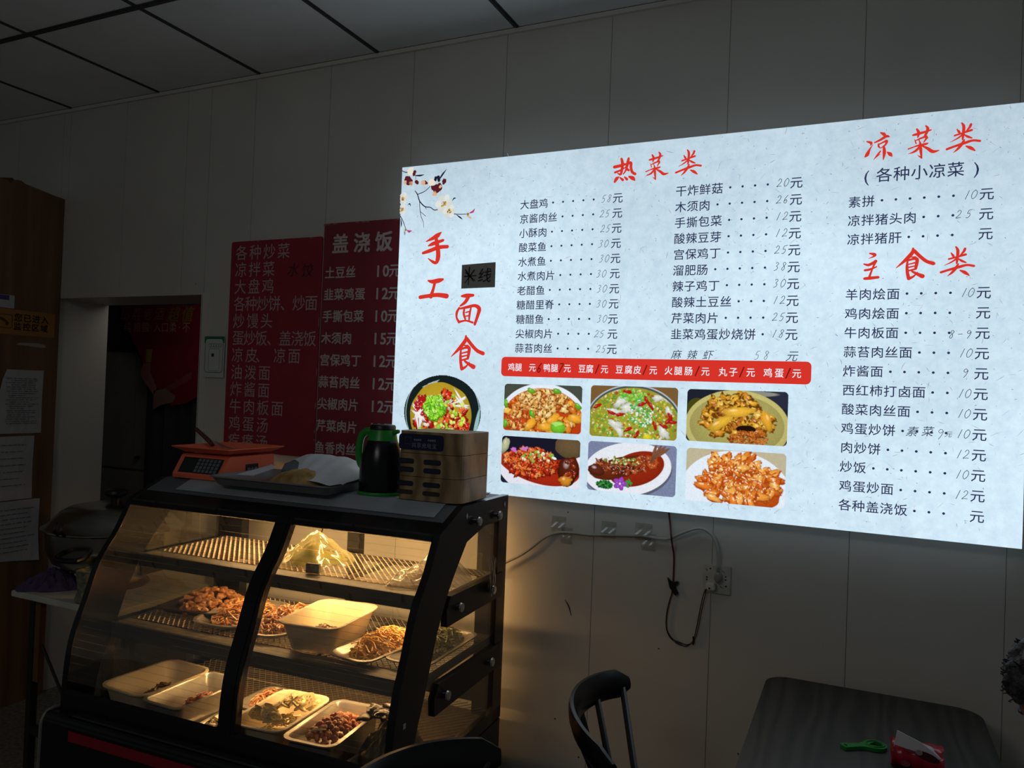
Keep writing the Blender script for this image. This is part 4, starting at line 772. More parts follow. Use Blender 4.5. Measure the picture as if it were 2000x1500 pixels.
t = thing('plastic_bag', 'crumpled clear bag spilling to the right end of the top shelf', 'bag', cw(.145, .27, z1), CR_ - .2)
crumple('film', None, .12, .14, .11, 23, (-.3, -.2), amp=.016).build('film', plastic('bag_film_clear', (.9, .9, .88), (.55, .52, .48), .34), t, True)
crumple('f', None, .06, .06, .03, 24, (0, 0), 14, .006).build('filling', mat('brown_filling', (130, 84, 60), .5, rgb2=(84, 50, 36), scale=30), t, True)
b = MB(); R = random.Random(8)
for k in range(9):
    P = []; v0 = .13 + R.uniform(-.01, .03)
    for s_ in range(7): P.append((-.010 - .002 * k % 3, v0 + .006 * math.sin(s_ * 1.1 + k) + k * .002, 1.03 - s_ * .018 - k * .002))
    for (a0, c0) in zip(P[:-1], P[1:]): b.add([a0, (a0[0] - .004, a0[1] + .012, a0[2]), (c0[0] - .004, c0[1] + .012, c0[2]), c0], [(0, 1, 2, 3)])
o = b.build('bag_tail', mat('bag_tail_film', (150, 156, 156), .25), None); tag(o, 'twisted end of a clear bag hanging out over the right side bracket', 'bag', loc=CO, rz=CR_)
t = thing('dark_bag', 'dark bag of food at the front right of the bottom shelf', 'bag', cw(.115, .50, z3 + .031), CR_ + .2)
crumple('film', None, .085, .13, .10, 25, (.2, -.1), amp=.020).build('film', mat('dark_bag_film', (24, 22, 20), .3, rgb2=(60, 50, 40), scale=12), t, True)
food('dark_pieces', 'dark braised pieces heaped on the dark bag', .17, .47, z3 + .085, 0, mat('dark_food', (56, 40, 28), .4, rgb2=(24, 18, 14), scale=40), chunks(30, .06, .06, .03, .014, 31, (1.4, 1, .6), .4))

# ------------------------------------------------------------------ things on top of the case
zt = 1.2085
t = thing('grey_mat', 'grey sheet covering the top of the display case', 'mat', CO, CR_)
b = MB(); P = [(.015, 1.2085), (.344, 1.2085), (.415, 1.1785)]
for u0, u1, in ((.06, 1.06),):
    for i in range(2):
        a, c = P[i], P[i + 1]; b.add([(u0, a[0], a[1]), (u1, a[0], a[1]), (u1, c[0], c[1]), (u0, c[0], c[1]), (u0, a[0], a[1] + .002), (u1, a[0], a[1] + .002), (u1, c[0], c[1] + .002), (u0, c[0], c[1] + .002)], [(0, 1, 2, 3), (4, 7, 6, 5), (0, 4, 5, 1), (2, 6, 7, 3), (0, 3, 7, 4), (1, 5, 6, 2)])
b.build('sheet', mat('grey_sheet', (158, 168, 174), .55, var=.05, scale=10), t)
zt = 1.2108
# scale
ORG = mat('orange_plastic', (246, 118, 82), .38, var=.03, scale=10); DG = mat('dark_display', (40, 44, 46), .2)
t = thing('price_scale', 'orange electronic price scale with a flat pan at the left end of the case top', 'scale', cw(1.03, .2, zt), CR_)
b = MB(); b.prism([(-.115, .0), (.155, 0), (.158, .012), (.118, .076), (.108, .080), (-.115, .080)], 'x', -.108, .108); b.build('body', ORG, t)
b = MB(); n = Vector((0, .064, .040)).normalized(); d = Vector((0, -.040, .064)).normalized(); o0 = Vector((0, .1575, .0125))
def fp_(x, s_, off=.001): p = o0 + d * s_ + n * off; return (x, p.y, p.z)
b.add([fp_(-.092, .008), fp_(.088, .008), fp_(.088, .068), fp_(-.092, .068)], [(0, 1, 2, 3)]); b.build('control_panel', DG, t)
b = MB()
for r_ in range(4):
    for c_ in range(6): x = -.082 + c_ * .0175; s0 = .012 + r_ * .0137; b.add([fp_(x, s0, .002), fp_(x + .013, s0, .002), fp_(x + .013, s0 + .011, .002), fp_(x, s0 + .011, .002)], [(0, 1, 2, 3)])
b.build('keypad', mat('key_grey', (108, 116, 124), .5), t)
b = MB(); b.box(-.1095, -.1085, -.03, .035, .012, .05); lb_ = b.build('rating_label', mat('label_black', (30, 24, 24), .5), t)
b = MB(); b.v, b.f, b.c = [], [], []
for k, ch in enumerate('检合格'): q = MB(); put(q, ch, 0, 0, .018, 0, .01); b.add([(-.1099, -(p[0] + (k - 1) * .018), p[2] + .03) for p in q.v], q.f)
b.build('label_lettering', mat('label_white', (200, 190, 186), .5), lb_)
b = MB(); b.lathe([(.03, .080), (.03, .088)], 20); b.build('support', BLK2, t)
b = MB(); W_, D_ = .265, .30
loft(b, [rr_ring(W_, D_, .01, .035, .088, 2), rr_ring(W_, D_, .012, .0, .106, 2), rr_ring(W_, D_, .012, .0, .109, 2), rr_ring(W_, D_, .01, .008, .109, 2), rr_ring(W_, D_, .01, .040, .092, 2)])
b.build('weighing_pan', ORG, t)
t = thing('cleaver', 'brown wooden-handled chopping knife leaning on the orange scale pan', 'knife', cw(1.10, .19, zt + .099), CR_)
b = MB(); b.tube([(.105, 0, .062), (.085, 0, .050), (.05, 0, .028), (.018, 0, .006)], .0085, 10, 3, r2=.0105, flat=.8); b.build('handle', wood('handle_wood', (86, 48, 34), (60, 30, 22), 30, (1, 1, 1)), t, True)
b = MB(); b.prism([(.03, .010), (-.085, -.003), (-.085, .001), (-.02, .003), (.005, .022), (.022, .024)], 'y', -.001, .001); b.build('blade', STEEL, t)
# steel tray with flatbread and paper
dish('serving_tray', 'wide shallow steel tray with bread and white paper on the case top', 'tray', .66, .285, zt, .49, .31, .030, mat('tray_steel', (140, 142, 142), .4, .4, var=.1, scale=12), rim=.006, slope=.018, r=.03, part='tray')
b = MB(); n = 30; vs = []
for j in range(n + 1):
    for i in range(n + 1):
        x = i / n * 2 - 1; y = j / n * 2 - 1; m_ = max(abs(x), abs(y)); k = m_ / (math.hypot(x, y) or 1); x *= k; y *= k; q = math.hypot(x, y)
        vs.append((x * .115, y * .085, .004 + .052 * max(0, 1 - q ** 3) * (1 - .35 * x) + .003 * math.sin(18 * x) * (1 - q)))
b.add(vs, [(j * (n + 1) + i, j * (n + 1) + i + 1, (j + 1) * (n + 1) + i + 1, (j + 1) * (n + 1) + i) for j in range(n) for i in range(n)])
o = b.build('flatbread', mat('baked_crust', (190, 156, 98), .6, rgb2=(138, 106, 58), scale=28, bump=.3), None, True); tag(o, 'folded brown flatbread under white paper in the steel tray', 'bread', loc=cw(.625, .32, zt + .004), rz=CR_)
b = MB(); n = 40; vs = []
def pz(u, v):
    h = .086 * math.exp(-((u - .62) / .16) ** 4 - ((v - .20) / .14) ** 2) + .028 * math.exp(-((u - .43) / .07) ** 2 - ((v - .25) / .12) ** 2) + .010
    return h + .003 * math.sin(38 * u + 12 * v) + .003 * math.sin(55 * v - 30 * u + 1) + .0015 * math.sin(120 * u)
for j in range(n + 1):
    for i in range(n + 1):
        a = i / n; bb = j / n; u = .80 - .385 * a; vf = .20 + .10 * min(1, a * 2.2) + .13 * max(0, (a - .38) / .62) ** .8 + .006 * math.sin(14 * a); v = .09 + (vf - .09) * bb; z = pz(u, v)
        if a < .12: z *= .5 + a * 4
        if a > .6 and bb > .8: z = max(z, .030)
        vs.append((u, v, z + .022 * max(0, math.sin(a * 3.1)) * (1 - bb) * .2))
b.add(vs, [(j * (n + 1) + i, j * (n + 1) + i + 1, (j + 1) * (n + 1) + i + 1, (j + 1) * (n + 1) + i) for j in range(n) for i in range(n)])
q = MB(); q.add([(.86, .35, .024), (.775, .36, .028), (.75, .28, .05), (.80, .24, .055)], [(0, 1, 2), (0, 2, 3)]); b.add(q.v, q.f)
o = b.build('wrapping_paper', mat('white_paper', (206, 208, 214), .7, bump=.1, scale=20), None, True); tag(o, 'crumpled white paper draped over the bread and tray', 'paper', loc=(CO.x, CO.y, zt + .004), rz=CR_)
# vacuum jug
GRN = mat('green_plastic', (30, 150, 50), .35); JB = mat('jug_black', (14, 18, 26), .25, .2)
t = thing('vacuum_jug', 'black vacuum jug with green handle and collar beside the wooden box', 'jug', cw(.335, .27, zt), CR_)
MB().lathe([(0, .008), (.070, .008), (.0705, .03), (.070, .09), (.066, .12), (.057, .15), (.050, .168), (.047, .173)], 40).build('body', JB, t, True)
MB().lathe([(0, 0), (.073, 0), (.075, .004), (.072, .010), (0, .010)], 40).build('base_ring', GRN, t, True)
b = MB(); b.lathe([(.049, .172), (.0475, .176), (.043, .2), (.042, .206), (0, .206)], 36); b.tube([(-.036, 0, .194), (-.050, 0, .202), (-.060, 0, .203)], .009, 10, 2, r2=.006); b.build('collar', GRN, t, True)
MB().lathe([(.041, .206), (.041, .217), (.038, .222), (0, .223)], 32).build('lid', BLK2, t, True)
MB().tube([(.036, .004, .197), (.055, .006, .199), (.074, .008, .183), (.081, .01, .15), (.080, .01, .115), (.073, .01, .092), (.066, .008, .085)], .0095, 10, 4, flat=1.3).build('handle', GRN, t, True)
# shared power bank cabinet
WD = wood('oak_veneer', (122, 100, 68), (166, 138, 98), 2.6, (2.2, 2.2, 1.5), .5, 9, 'X')
t = thing('power_bank_station', 'wood grain power bank rental box with dark slots on the case top', 'charging box', cw(.125, .235, zt), CR_)
b = MB(); lay = [(0.002, .073), (.0745, .1445), (.146, .212)]
for za, zb in lay:
    pts = rrect(-.112, .112, -.11, .11, .035, 6); b.prism(pts, 'z', za, zb)
    bo = b.build('box_layer', WD, t); b = MB()
MB().prism(rrect(-.109, .109, -.107, .107, .034, 6), 'z', 0, .2115).build('inner_core', mat('seam_dark', (34, 26, 18), .8), t)
def front(pts, o0, o1): q = MB(); q.prism([(p[0], p[1]) for p in pts], 'y', o0, o1); return q
front(rrect(-.052, .104, .155, .204, .012), .1101, .1108).build('label_panel', mat('label_navy', (22, 28, 66), .25), t)
q = MB(); yl = 0
for k, ch in enumerate('共享充电宝'): put(q, ch, -.0 + k * .0175, 0, .017, 0, .006)
for k, ch in enumerate('安全快充'): put(q, ch, .002 + k * .0068, .0165, .0068, 0, .0)
for k, ch in enumerate('共享随享'): put(q, ch, .050 + k * .0072, .0165, .0068, 0, .0)
q.v = [(.050 - p[0], .1112, .170 + p[2]) for p in q.v]; q.build('lettering', mat('label_silver', (190, 196, 214), .5), t)
q = MB(); pr = rrect(.060, .082, .172, .194, .002); 
for a_, b_ in zip(pr, pr[1:] + pr[:1]): q.add([(a_[0], .1112, a_[1]), (b_[0], .1112, b_[1]), (b_[0] * .94 + .071 * .06, .1112, b_[1] * .94 + .183 * .06), (a_[0] * .94 + .071 * .06, .1112, a_[1] * .94 + .183 * .06)], [(0, 1, 2, 3)])
q.build('code_frame', mat('frame_silver', (110, 116, 130), .5), t)
DS = mat('slot_dark', (24, 26, 44), .3); ES = mat('slot_empty', (52, 42, 30), .7)
for (za, zb), empt in (((.112, .128), 0), ((.086, .102), 0), ((.044, .059), 0), ((.018, .032), 1)):
    for xa, xb in ((.048, .105), (-.045, .015)):
        s_ = front(rrect(xa, xb, za, zb, .0068), .1080, .1104).build('slot', ES if empt else DS, t)
        if not empt: front(rrect(xa + .003, xb - .003, za + .003, zb - .003, .0045), .1104, .1112).build('power_bank_end', mat('bank_end', (36, 40, 60), .25), s_)

# ------------------------------------------------------------------ wall fittings and cables
IV = mat('ivory_plastic', (186, 186, 172), .45, var=.12, scale=40)
t = thing('wall_socket', 'square ivory wall socket low on the wall under the glowing menu', 'socket', (-.423, 0, .990))
MB().box(-.043, .043, -.009, -.0003, -.0445, .0445, bev=.002).build('face_plate', IV, t)
b = MB()
for x, z in ((-.030, .004), (.028, .002), (.028, .012), (-.020, .032), (-.030, -.004), (-.025, -.03), (.03, -.018)): disc(b, x, z, .0028, -.0094, n=7, irr=.3)
for p in (((.016, .030), (.026, .022)), ((-.034, .03), (-.028, .024)), ((.012, -.02), (.022, -.026)), ((-.03, -.022), (-.018, -.03))): ribbon(b, [(p[0][0], p[0][1], .002), (p[1][0], p[1][1], .0014)], -.0094, k=2)
b.build('socket_hole', mat('hole_dark', (40, 40, 34), .8), t)
t = thing('plug', 'round grey plug in the upper socket at the end of the white cable', 'plug', (-.417, -.009, 1.0))
b = MB(); b.lathe([(.0135, 0), (.0145, .006), (.0135, .02), (.010, .026), (0, .027)], 24, sx=.85, sy=1.2); b.v = [(p[0], -p[2], p[1]) for p in b.v]; b.build('body', mat('plug_grey', (140, 140, 136), .4), t, True)
b = MB()
for k in range(5): b.tube([(0, -.014, .012 + k * .0045), (0, -.014, .0145 + k * .0045)], .0062 - k * .0004, 10)
b.build('strain_relief', mat('plug_grey', (140, 140, 136)), t, True)
t = thing('small_plug', 'small white plug in the lower left of the wall socket', 'plug', (-.436, -.009, .968))
MB().box(-.015, .012, -.022, 0, -.010, .012, bev=.003).build('body', mat('white_plastic', (205, 205, 198), .4), t); MB().tube([(-.004, -.022, -.003), (-.004, -.024, -.0035)], .003, 8).build('wire_hole', mat('hole_dark', (40, 40, 34)), t)
W1 = mat('cable_white', (176, 174, 166), .5)
pts = [(-1.18, -.04, .925), (-1.155, -.03, .95), (-1.10, -.022, .982), (-1.058, -.02, 1.013), (-1.01, -.014, 1.055), (-.964, -.007, 1.077), (-.91, -.006, 1.083), (-.853, -.007, 1.083), (-.8, -.007, 1.088), (-.745, -.007, 1.093), (-.70, -.007, 1.097), (-.659, -.008, 1.100), (-.61, -.016, 1.098), (-.574, -.02, 1.103), (-.54, -.026, 1.122), (-.50, -.03, 1.142), (-.469, -.03, 1.148), (-.440, -.028, 1.132), (-.424, -.026, 1.10), (-.419, -.024, 1.06), (-.4175, -.023, 1.03)]
b = MB(); b.tube(pts, .0048, 8, 4); o = b.build('power_cable', W1, None, True); tag(o, 'white power cable taped along the wall to the socket', 'cable')
b = MB()
for x, z, s_ in ((-.962, 1.105, 1), (-.930, 1.07, .8), (-.782, 1.106, 1), (-.663, 1.112, 1.1), (-.645, 1.08, .9)):
    w_ = .026 * s_; vs = []; n = 6
    for j in range(n + 1):
        for i in range(n + 1): vs.append((x - w_ + 2 * w_ * i / n, -.0012 - .011 * math.exp(-((z - .028 + .056 * j / n - z + .01) / .012) ** 2) - .0015 * abs(math.sin(i * 2.1 + j * 1.3)), z - .028 + .056 * j / n))
    b.add(vs, [(j * (n + 1) + i, j * (n + 1) + i + 1, (j + 1) * (n + 1) + i + 1, (j + 1) * (n + 1) + i) for j in range(n) for i in range(n)])
o = b.build('clear_tape', plastic('tape_film', (.9, .9, .86), (.7, .7, .66), .10, .08), None); tag(o, 'strips of clear tape holding the white cable on the wall', 'tape', kind='stuff')
t = thing('sign_wires', 'thin red and black wires hanging in a loop from the glowing menu', 'wire', (-.57, 0, 1.19))
def Wp(ps, dx=0, dz=0): return [(x + .57 + dx, y, z - 1.19 + dz) for x, y, z in ps]
up_ = [(-.582, -.02, 1.20), (-.576, -.012, 1.15), (-.567, -.030, 1.112), (-.563, -.024, 1.08), (-.561, -.006, 1.04), (-.561, -.006, .96), (-.563, -.006, .925)]
MB().tube(Wp(up_), .0016, 6, 4).build('red_wire', mat('wire_red', (110, 24, 22), .5), t, True); MB().tube(Wp(up_, .003), .0013, 6, 4).build('black_wire', mat('wire_black', (20, 18, 20), .5), t, True)
lp = [(-.563, -.006, .925), (-.572, -.006, .89), (-.578, -.006, .85), (-.576, -.006, .81), (-.562, -.006, .783), (-.535, -.006, .768), (-.510, -.006, .766), (-.49, -.006, .786), (-.480, -.006, .83), (-.472, -.008, .88), (-.463, -.010, .93), (-.454, -.016, .955), (-.441, -.030, .964)]
MB().tube(Wp(lp), .0016, 6, 4).build('black_wire', mat('wire_black', (20, 18, 20)), t, True)
lp2 = [(x + (.006 if 3 < i < 11 else .002), y - .002, z + (.006 if 4 < i < 8 else 0)) for i, (x, y, z) in enumerate(lp)]
MB().tube(Wp(lp2), .0014, 6, 4).build('dark_red_wire', mat('wire_dark', (44, 16, 18), .5), t, True)
b = MB(); b.tube(Wp([(-.545, -.008, .774), (-.534, -.008, .770), (-.526, -.008, .768)]), .004, 7, 2); b.tube(Wp([(-.489, -.008, .80), (-.487, -.008, .785), (-.49, -.008, .775)]), .0035, 7, 2); b.build('splice_tape', mat('black_tape', (16, 16, 18), .4), t, True)
b = MB(); b.prism([(-.578, .975), (-.562, .962), (-.545, .967), (-.541, .962), (-.551, .953), (-.551, .945), (-.541, .930), (-.550, .920), (-.562, .934), (-.570, .945)], 'y', -.011, -.001); b.v = Wp(b.v); b.build('tape_flag', mat('black_tape', (16, 16, 18)), t)

# ------------------------------------------------------------------ chairs
CB = mat('black_chair_plastic', (14, 15, 18), .28, var=.1, scale=10)
def make_chair(label, loc, rz):
    t = thing('dining_chair', label, 'chair', loc, rz); R0 = .345; ha = math.radians(48)
    b = MB(); sec = []; n = 28
    for i in range(n + 1):
        a = PI - ha + 2 * ha * i / n; f = abs(i / n * 2 - 1); h = .036 * (1 - max(0, f - .86) / .14 * .55) ; th = .013 * (1 - .3 * max(0, f - .9) / .1)
        zc = .795 - .018 * f ** 2; cx = .235; ring = []
        for k in range(10):
            q = 2 * PI * k / 10; rr_ = R0 + th * math.cos(q) + .10 * h * math.sin(q) * 2; ring.append((cx + rr_ * math.cos(a), rr_ * math.sin(a), zc + h * math.sin(q)))
        sec.append(ring)
    loft(b, sec); b.build('top_rail', CB, t, True)
    for k, i in enumerate((-.92, -.55, -.18, .18, .55, .92)):
        a = PI + ha * i; p = (.235 + R0 * math.cos(a), R0 * math.sin(a), .775); q = (.17 - .15 * math.cos(i * 1.15), .165 * math.sin(i * 1.45), .445); MB().tube([p, q], .0085, 8, r2=.0095).build('spindle', CB, t, True)
    b = MB(); loft(b, [[(p[0] + .20, p[1], p[2]) for p in rr_ring(.42, .42, .12, ins, z)] for ins, z in ((.02, .43), (.0, .437), (0, .452), (.012, .459), (.06, .452))]); b.build('seat', CB, t, True)
    for sx in (-1, 1):
        for sy in (-1, 1): MB().tube([(.2 + sx * .13, sy * .13, .435), (.2 + sx * .2, sy * .2, .0)], .017, 10, r2=.011).build('leg', CB, t, True)
    MB().tube([(.2 - .165, -.165, .2), (.2 - .165, .165, .2)], .008, 8).build('stretcher', CB, t, True); MB().tube([(.2 + .165, -.165, .2), (.2 + .165, .165, .2)], .008, 8).build('stretcher', CB, t, True)
    return t
ch = make_chair('black spindle-back chair with a curved rail, left of the dark table', (-.52, -.69, 0), math.radians(13))
dup(ch, (-.735, -1.25, 0), math.radians(-9), 'black chair cut off by the frame in front of the display case')

# ------------------------------------------------------------------ dark table and what lies on it
TW = wood('dark_table_wood', (42, 40, 36), (60, 56, 50), 1.6, (4.5, .55, 1), .5, 14, 'X')
t = thing('dining_table', 'dark wood grain table with rounded corners against the wall', 'table', (.025, -.62, 0), math.radians(.6))
b = MB(); pts = rrect(-.272, .272, -.54, .54, .065, 7); loft(b, [[(p[0] * k, p[1] * k, z) for p in pts] for k, z in ((.99, .722), (1, .726), (1, .746), (.996, .750))]); b.build('tabletop', TW, t)
for sx in (-1, 1):
    for sy in (-1, 1): MB().box(sx * .21 - .02, sx * .21 + .02, sy * .46 - .02, sy * .46 + .02, 0, .722, bev=.003).build('leg', BLK2, t)
MB().box(-.19, .19, -.47, -.45, .66, .722).build('apron', BLK2, t); MB().box(-.19, .19, .45, .47, .66, .722).build('apron', BLK2, t)
G2 = mat('opener_green', (26, 130, 50), .4)
t = thing('bottle_opener', 'green plastic bottle opener lying on the dark table', 'bottle opener', (.010, -.485, .7505), math.atan2(.055, .087))
def oval(cx, rx, ry, n=20): return [(cx + rx * math.cos(2 * PI * i / n), ry * math.sin(2 * PI * i / n)) for i in range(n)]
bm = bmesh.new()
outp = [(-.052, -.012), (-.056, 0), (-.052, .012), (-.03, .010), (-.005, .010), (.012, .020), (.030, .025), (.046, .018), (.054, 0), (.046, -.018), (.030, -.025), (.012, -.020), (-.005, -.010), (-.03, -.010)]
outp = [(q.x, q.y) for q in catmull([Vector((a, b_, 0)) for a, b_ in outp + [outp[0]]], 3)][:-1]
E_ = []
for loop in (outp, [(.028 + .016 * math.cos(q) , .010 * math.sin(q) + .004 * math.sin(2 * q)) for q in [2 * PI * i / 16 for i in range(16)]], [(-.046 + .003 * math.cos(q), .006 * math.sin(q)) for q in [2 * PI * i / 8 for i in range(8)]]):
    v_ = [bm.verts.new((p[0], p[1], 0)) for p in loop]; E_ += [bm.edges.new((v_[i], v_[(i + 1) % len(v_)])) for i in range(len(v_))]
bmesh.ops.triangle_fill(bm, use_beauty=True, edges=E_); r_ = bmesh.ops.extrude_face_region(bm, geom=bm.faces[:]); bmesh.ops.translate(bm, vec=(0, 0, .008), verts=[g for g in r_['geom'] if isinstance(g, bmesh.types.BMVert)])
MB().bm(bm).build('body', G2, t)
b = MB(); R_ = [(.028 + .021 * math.cos(q), .017 * math.sin(q), .0085) for q in [2 * PI * i / 24 for i in range(24)]]; b.tube(R_ + [R_[0]], .002, 6); b.build('rim', G2, t, True)
t = thing('tissue_pack', 'red soft pack of tissues with a white tissue sticking out on the table', 'tissue pack', (.117, -.53, .7505), 0)
b = MB(); n = 12; vs = []
sec = []
for i in range(n + 1):
    x = -.050 + .100 * i / n; k = 1 - .12 * math.sin(i * 1.9) * .5; sec.append([(x + .003 * math.sin(j * 2.3 + i), .032 * math.cos(2 * PI * j / 14) * k * 1.05, .026 + .026 * (1 if abs(math.sin(2 * PI * j / 14)) > .5 else .75) * math.copysign(abs(math.sin(2 * PI * j / 14)) ** .5, math.sin(2 * PI * j / 14)) * k + .0005) for j in range(14)])
loft(b, sec); b.v = [(p[0], p[1], max(0, p[2])) for p in b.v]; b.build('wrapper', mat('pack_red', (176, 22, 50), .25, var=.12, scale=30, bump=.2), t, True)
b = MB(); yy = -.0345
disc(b, .018, .040, .024, yy, .009, 14, L3(70, 14, 30), -.25); disc(b, -.012, .045, .016, yy, .003, 10, L3(150, 60, 76), -.15); disc(b, .002, .046, .007, yy - .0002, .006, 10, L3(170, 150, 156)); disc(b, -.024, .016, .010, yy, .007, 10, L3(140, 60, 74)); b.build('printed_pattern', PAINT, t)
b = MB(); A_ = [(-.048, .047), (-.042, .084), (-.02, .076), (.005, .067), (.025, .055), (.045, .040), (.040, .038)]; B_ = [(-.048, .047), (-.046, .052), (-.02, .047), (.005, .043), (.022, .041), (.036, .037), (.040, .036)]
b.strip(A_, B_, 'y', -.031, -.029); b.add([(-.042, -.030, .084), (-.02, -.030, .076), (.005, -.03, .067), (.025, -.03, .055), (.045, -.03, .040), (.04, .004, .046), (.01, .006, .05), (-.03, .004, .052)], [(0, 1, 6, 7), (1, 2, 6), (2, 3, 5, 6), (3, 4, 5)]); b.build('tissue', mat('tissue_white', (224, 224, 232), .8), t)
b = crumple('c', None, .028, .018, .018, 41, (0, 0), 14, .004); o = b.build('pink_cloth', mat('pink_plush', (190, 130, 126), .9, bump=.4, scale=80), None, True); tag(o, 'bit of pink plush cloth in front of the tissue pack', 'cloth', loc=(.040, -.625, .7505))

# ------------------------------------------------------------------ seated person at the right edge
def skin(name, pts, edges, m, parent, sub=2, root=0):
    me = bpy.data.meshes.new(name); me.from_pydata([p[:3] for p in pts], edges, []); o = bpy.data.objects.new(name, me); COL.objects.link(o)
    md = o.modifiers.new('s', 'SKIN'); md.use_smooth_shade = True
    for i, p in enumerate(pts): r = p[3]; me.skin_vertices[0].data[i].radius = (r, p[4] if len(p) > 4 else r); me.skin_vertices[0].data[i].use_root = (i == root)
    s_ = o.modifiers.new('u', 'SUBSURF'); s_.levels = sub; s_.render_levels = sub
    dg = bpy.context.evaluated_depsgraph_get(); nm = bpy.data.meshes.new_from_object(o.evaluated_get(dg)); bpy.data.objects.remove(o); nm.materials.clear(); nm.materials.append(m)
    nm.polygons.foreach_set('use_smooth', [True] * len(nm.polygons)); q = bpy.data.objects.new(name, nm); COL.objects.link(q); q.parent = parent; return q
PX_, PY_ = .842, -.60
pe = thing('person', 'person with dark curly hair and white top, head bowed, right of the table', 'person', (PX_, PY_, 0))
SK = mat('skin', (150, 104, 84), .5, var=.06, scale=20); HAIR = mat('dark_hair', (26, 24, 28), .5, rgb2=(52, 50, 52), scale=90, bump=.5); SH = mat('white_shirt', (196, 204, 208), .75); TR = mat('dark_trousers', (34, 36, 44), .8); SHO = mat('shoe', (26, 26, 28), .5)
hx, hy, hz = .387 - PX_, -.575 - PY_, .985
body = [(0, 0, .50, .15, .13), (-.05, 0, .64, .14, .12), (-.12, 0, .80, .155, .115), (-.20, 0, .90, .12, .09), (-.27, 0, .945, .055), (-.40, .02, .975, .046),
        (-.17, -.18, .87, .055), (-.17, -.25, .68, .045), (-.33, -.13, .605, .036), (-.17, .18, .87, .055), (-.17, .25, .68, .045), (-.33, .13, .605, .036),
        (-.10, -.10, .50, .095), (-.44, -.12, .49, .065), (-.43, -.12, .26, .055), (-.41, -.12, .06, .04), (-.10, .10, .50, .095), (-.44, .12, .49, .065), (-.43, .12, .26, .055), (-.41, .12, .06, .04)]
ed = [(0, 1), (1, 2), (2, 3), (3, 4), (4, 5), (3, 6), (6, 7), (7, 8), (3, 9), (9, 10), (10, 11), (0, 12), (12, 13), (13, 14), (14, 15), (0, 16), (16, 17), (17, 18), (18, 19)]
bo = skin('body', body, ed, SK, pe)
def garment(name, pred, off, m):
    bm = bmesh.new(); bm.from_mesh(bo.data); bm.normal_update(); nn = [v.normal.copy() for v in bm.verts]
    bmesh.ops.delete(bm, geom=[f for f in bm.faces if not pred(f.calc_center_median())], context='FACES')
    for v in bm.verts: v.co += v.normal * off
    b = MB().bm(bm); o = b.build(name, m, pe, True); s_ = o.modifiers.new('thickness', 'SOLIDIFY'); s_.thickness = .003; return o
garment('shirt', lambda c: c.z > .535 and not (c.x < -.30 and c.z > .86) and not (c.x < -.285 and c.z < .66), .014, SH)
garment('trousers', lambda c: .10 < c.z < .565, .010, TR)
for s_ in (-.12, .12): skin('shoe', [(-.38, s_, .05, .045, .04), (-.46, s_, .045, .045, .035), (-.56, s_, .035, .035, .028)], [(0, 1), (1, 2)], SHO, pe)
# head: a sculpted sphere, face turned to the table (-x) and bowed down
bm = bmesh.new(); bmesh.ops.create_uvsphere(bm, u_segments=40, v_segments=28, radius=1)
for v in bm.verts:
    x, y, z = v.co; f = max(0, x); X = x * .098; Y = y * .076; Z = z * .118
    if z < -.2: X *= 1 - .12 * (-z - .2); Y *= 1 - .45 * (-z - .2)
    X += .026 * math.exp(-(y / .18) ** 2 - ((z + .16) / .22) ** 2) * (f > .3) + .008 * math.exp(-(y / .4) ** 2 - ((z - .18) / .10) ** 2) * f + .010 * math.exp(-(y / .25) ** 2 - ((z + .50) / .08) ** 2) * f + .014 * math.exp(-(y / .3) ** 2 - ((z + .82) / .14) ** 2) * f
    X -= .010 * math.exp(-((abs(y) - .38) / .15) ** 2 - ((z - .02) / .10) ** 2) * f
    v.co = (X, Y, Z)
hd = MB().bm(bm).build('head', SK, pe, True)
HM = Matrix.Rotation(PI + .4, 4, 'Z') @ Matrix.Rotation(math.radians(52), 4, 'Y'); hd.matrix_local = Matrix.Translation((hx, hy, hz)) @ HM
def on_head(mb, name, m, smooth=True): o = mb.build(name, m, hd, smooth); return o
for s_ in (-1, 1):
    b = MB(); b.lathe([(0, -.011), (.008, -.008), (.011, 0), (.008, .008), (0, .011)], 14, (.079, s_ * .030, .004)); on_head(b, 'eye', mat('eye_white', (190, 186, 178), .3))
    on_head(MB().tube([(.090, s_ * .014, .024), (.093, s_ * .03, .030), (.080, s_ * .048, .024)], .0045, 6, 3), 'eyebrow', HAIR)
    b = MB(); b.tube([(.0, s_ * .076, .018), (-.012, s_ * .086, .012), (-.012, s_ * .086, -.012), (.0, s_ * .077, -.028)], .008, 8, 3, flat=1.2); on_head(b, 'ear', SK)
on_head(MB().tube([(.088, -.022, -.058), (.097, 0, -.056), (.088, .022, -.058)], .006, 8, 3), 'mouth', mat('lips', (130, 66, 60), .5))
R = random.Random(12); b = MB()
bm = bmesh.new(); bmesh.ops.create_uvsphere(bm, u_segments=48, v_segments=32, radius=1); kill = []
for v in bm.verts:
    x, y, z = v.co
    if z < .30 - .55 * (1 - (x + 1) / 2) * 1.6 or (x > .2 and z < .5): kill.append(v)
    k = 1.09 + .045 * math.sin(13 * x + 3 * z) * math.sin(11 * y + 2) + .03 * math.sin(23 * z + 9 * y); v.co = (x * .100 * k - .002, y * .080 * k, z * .121 * k)
bmesh.ops.delete(bm, geom=kill, context='VERTS'); b.bm(bm)
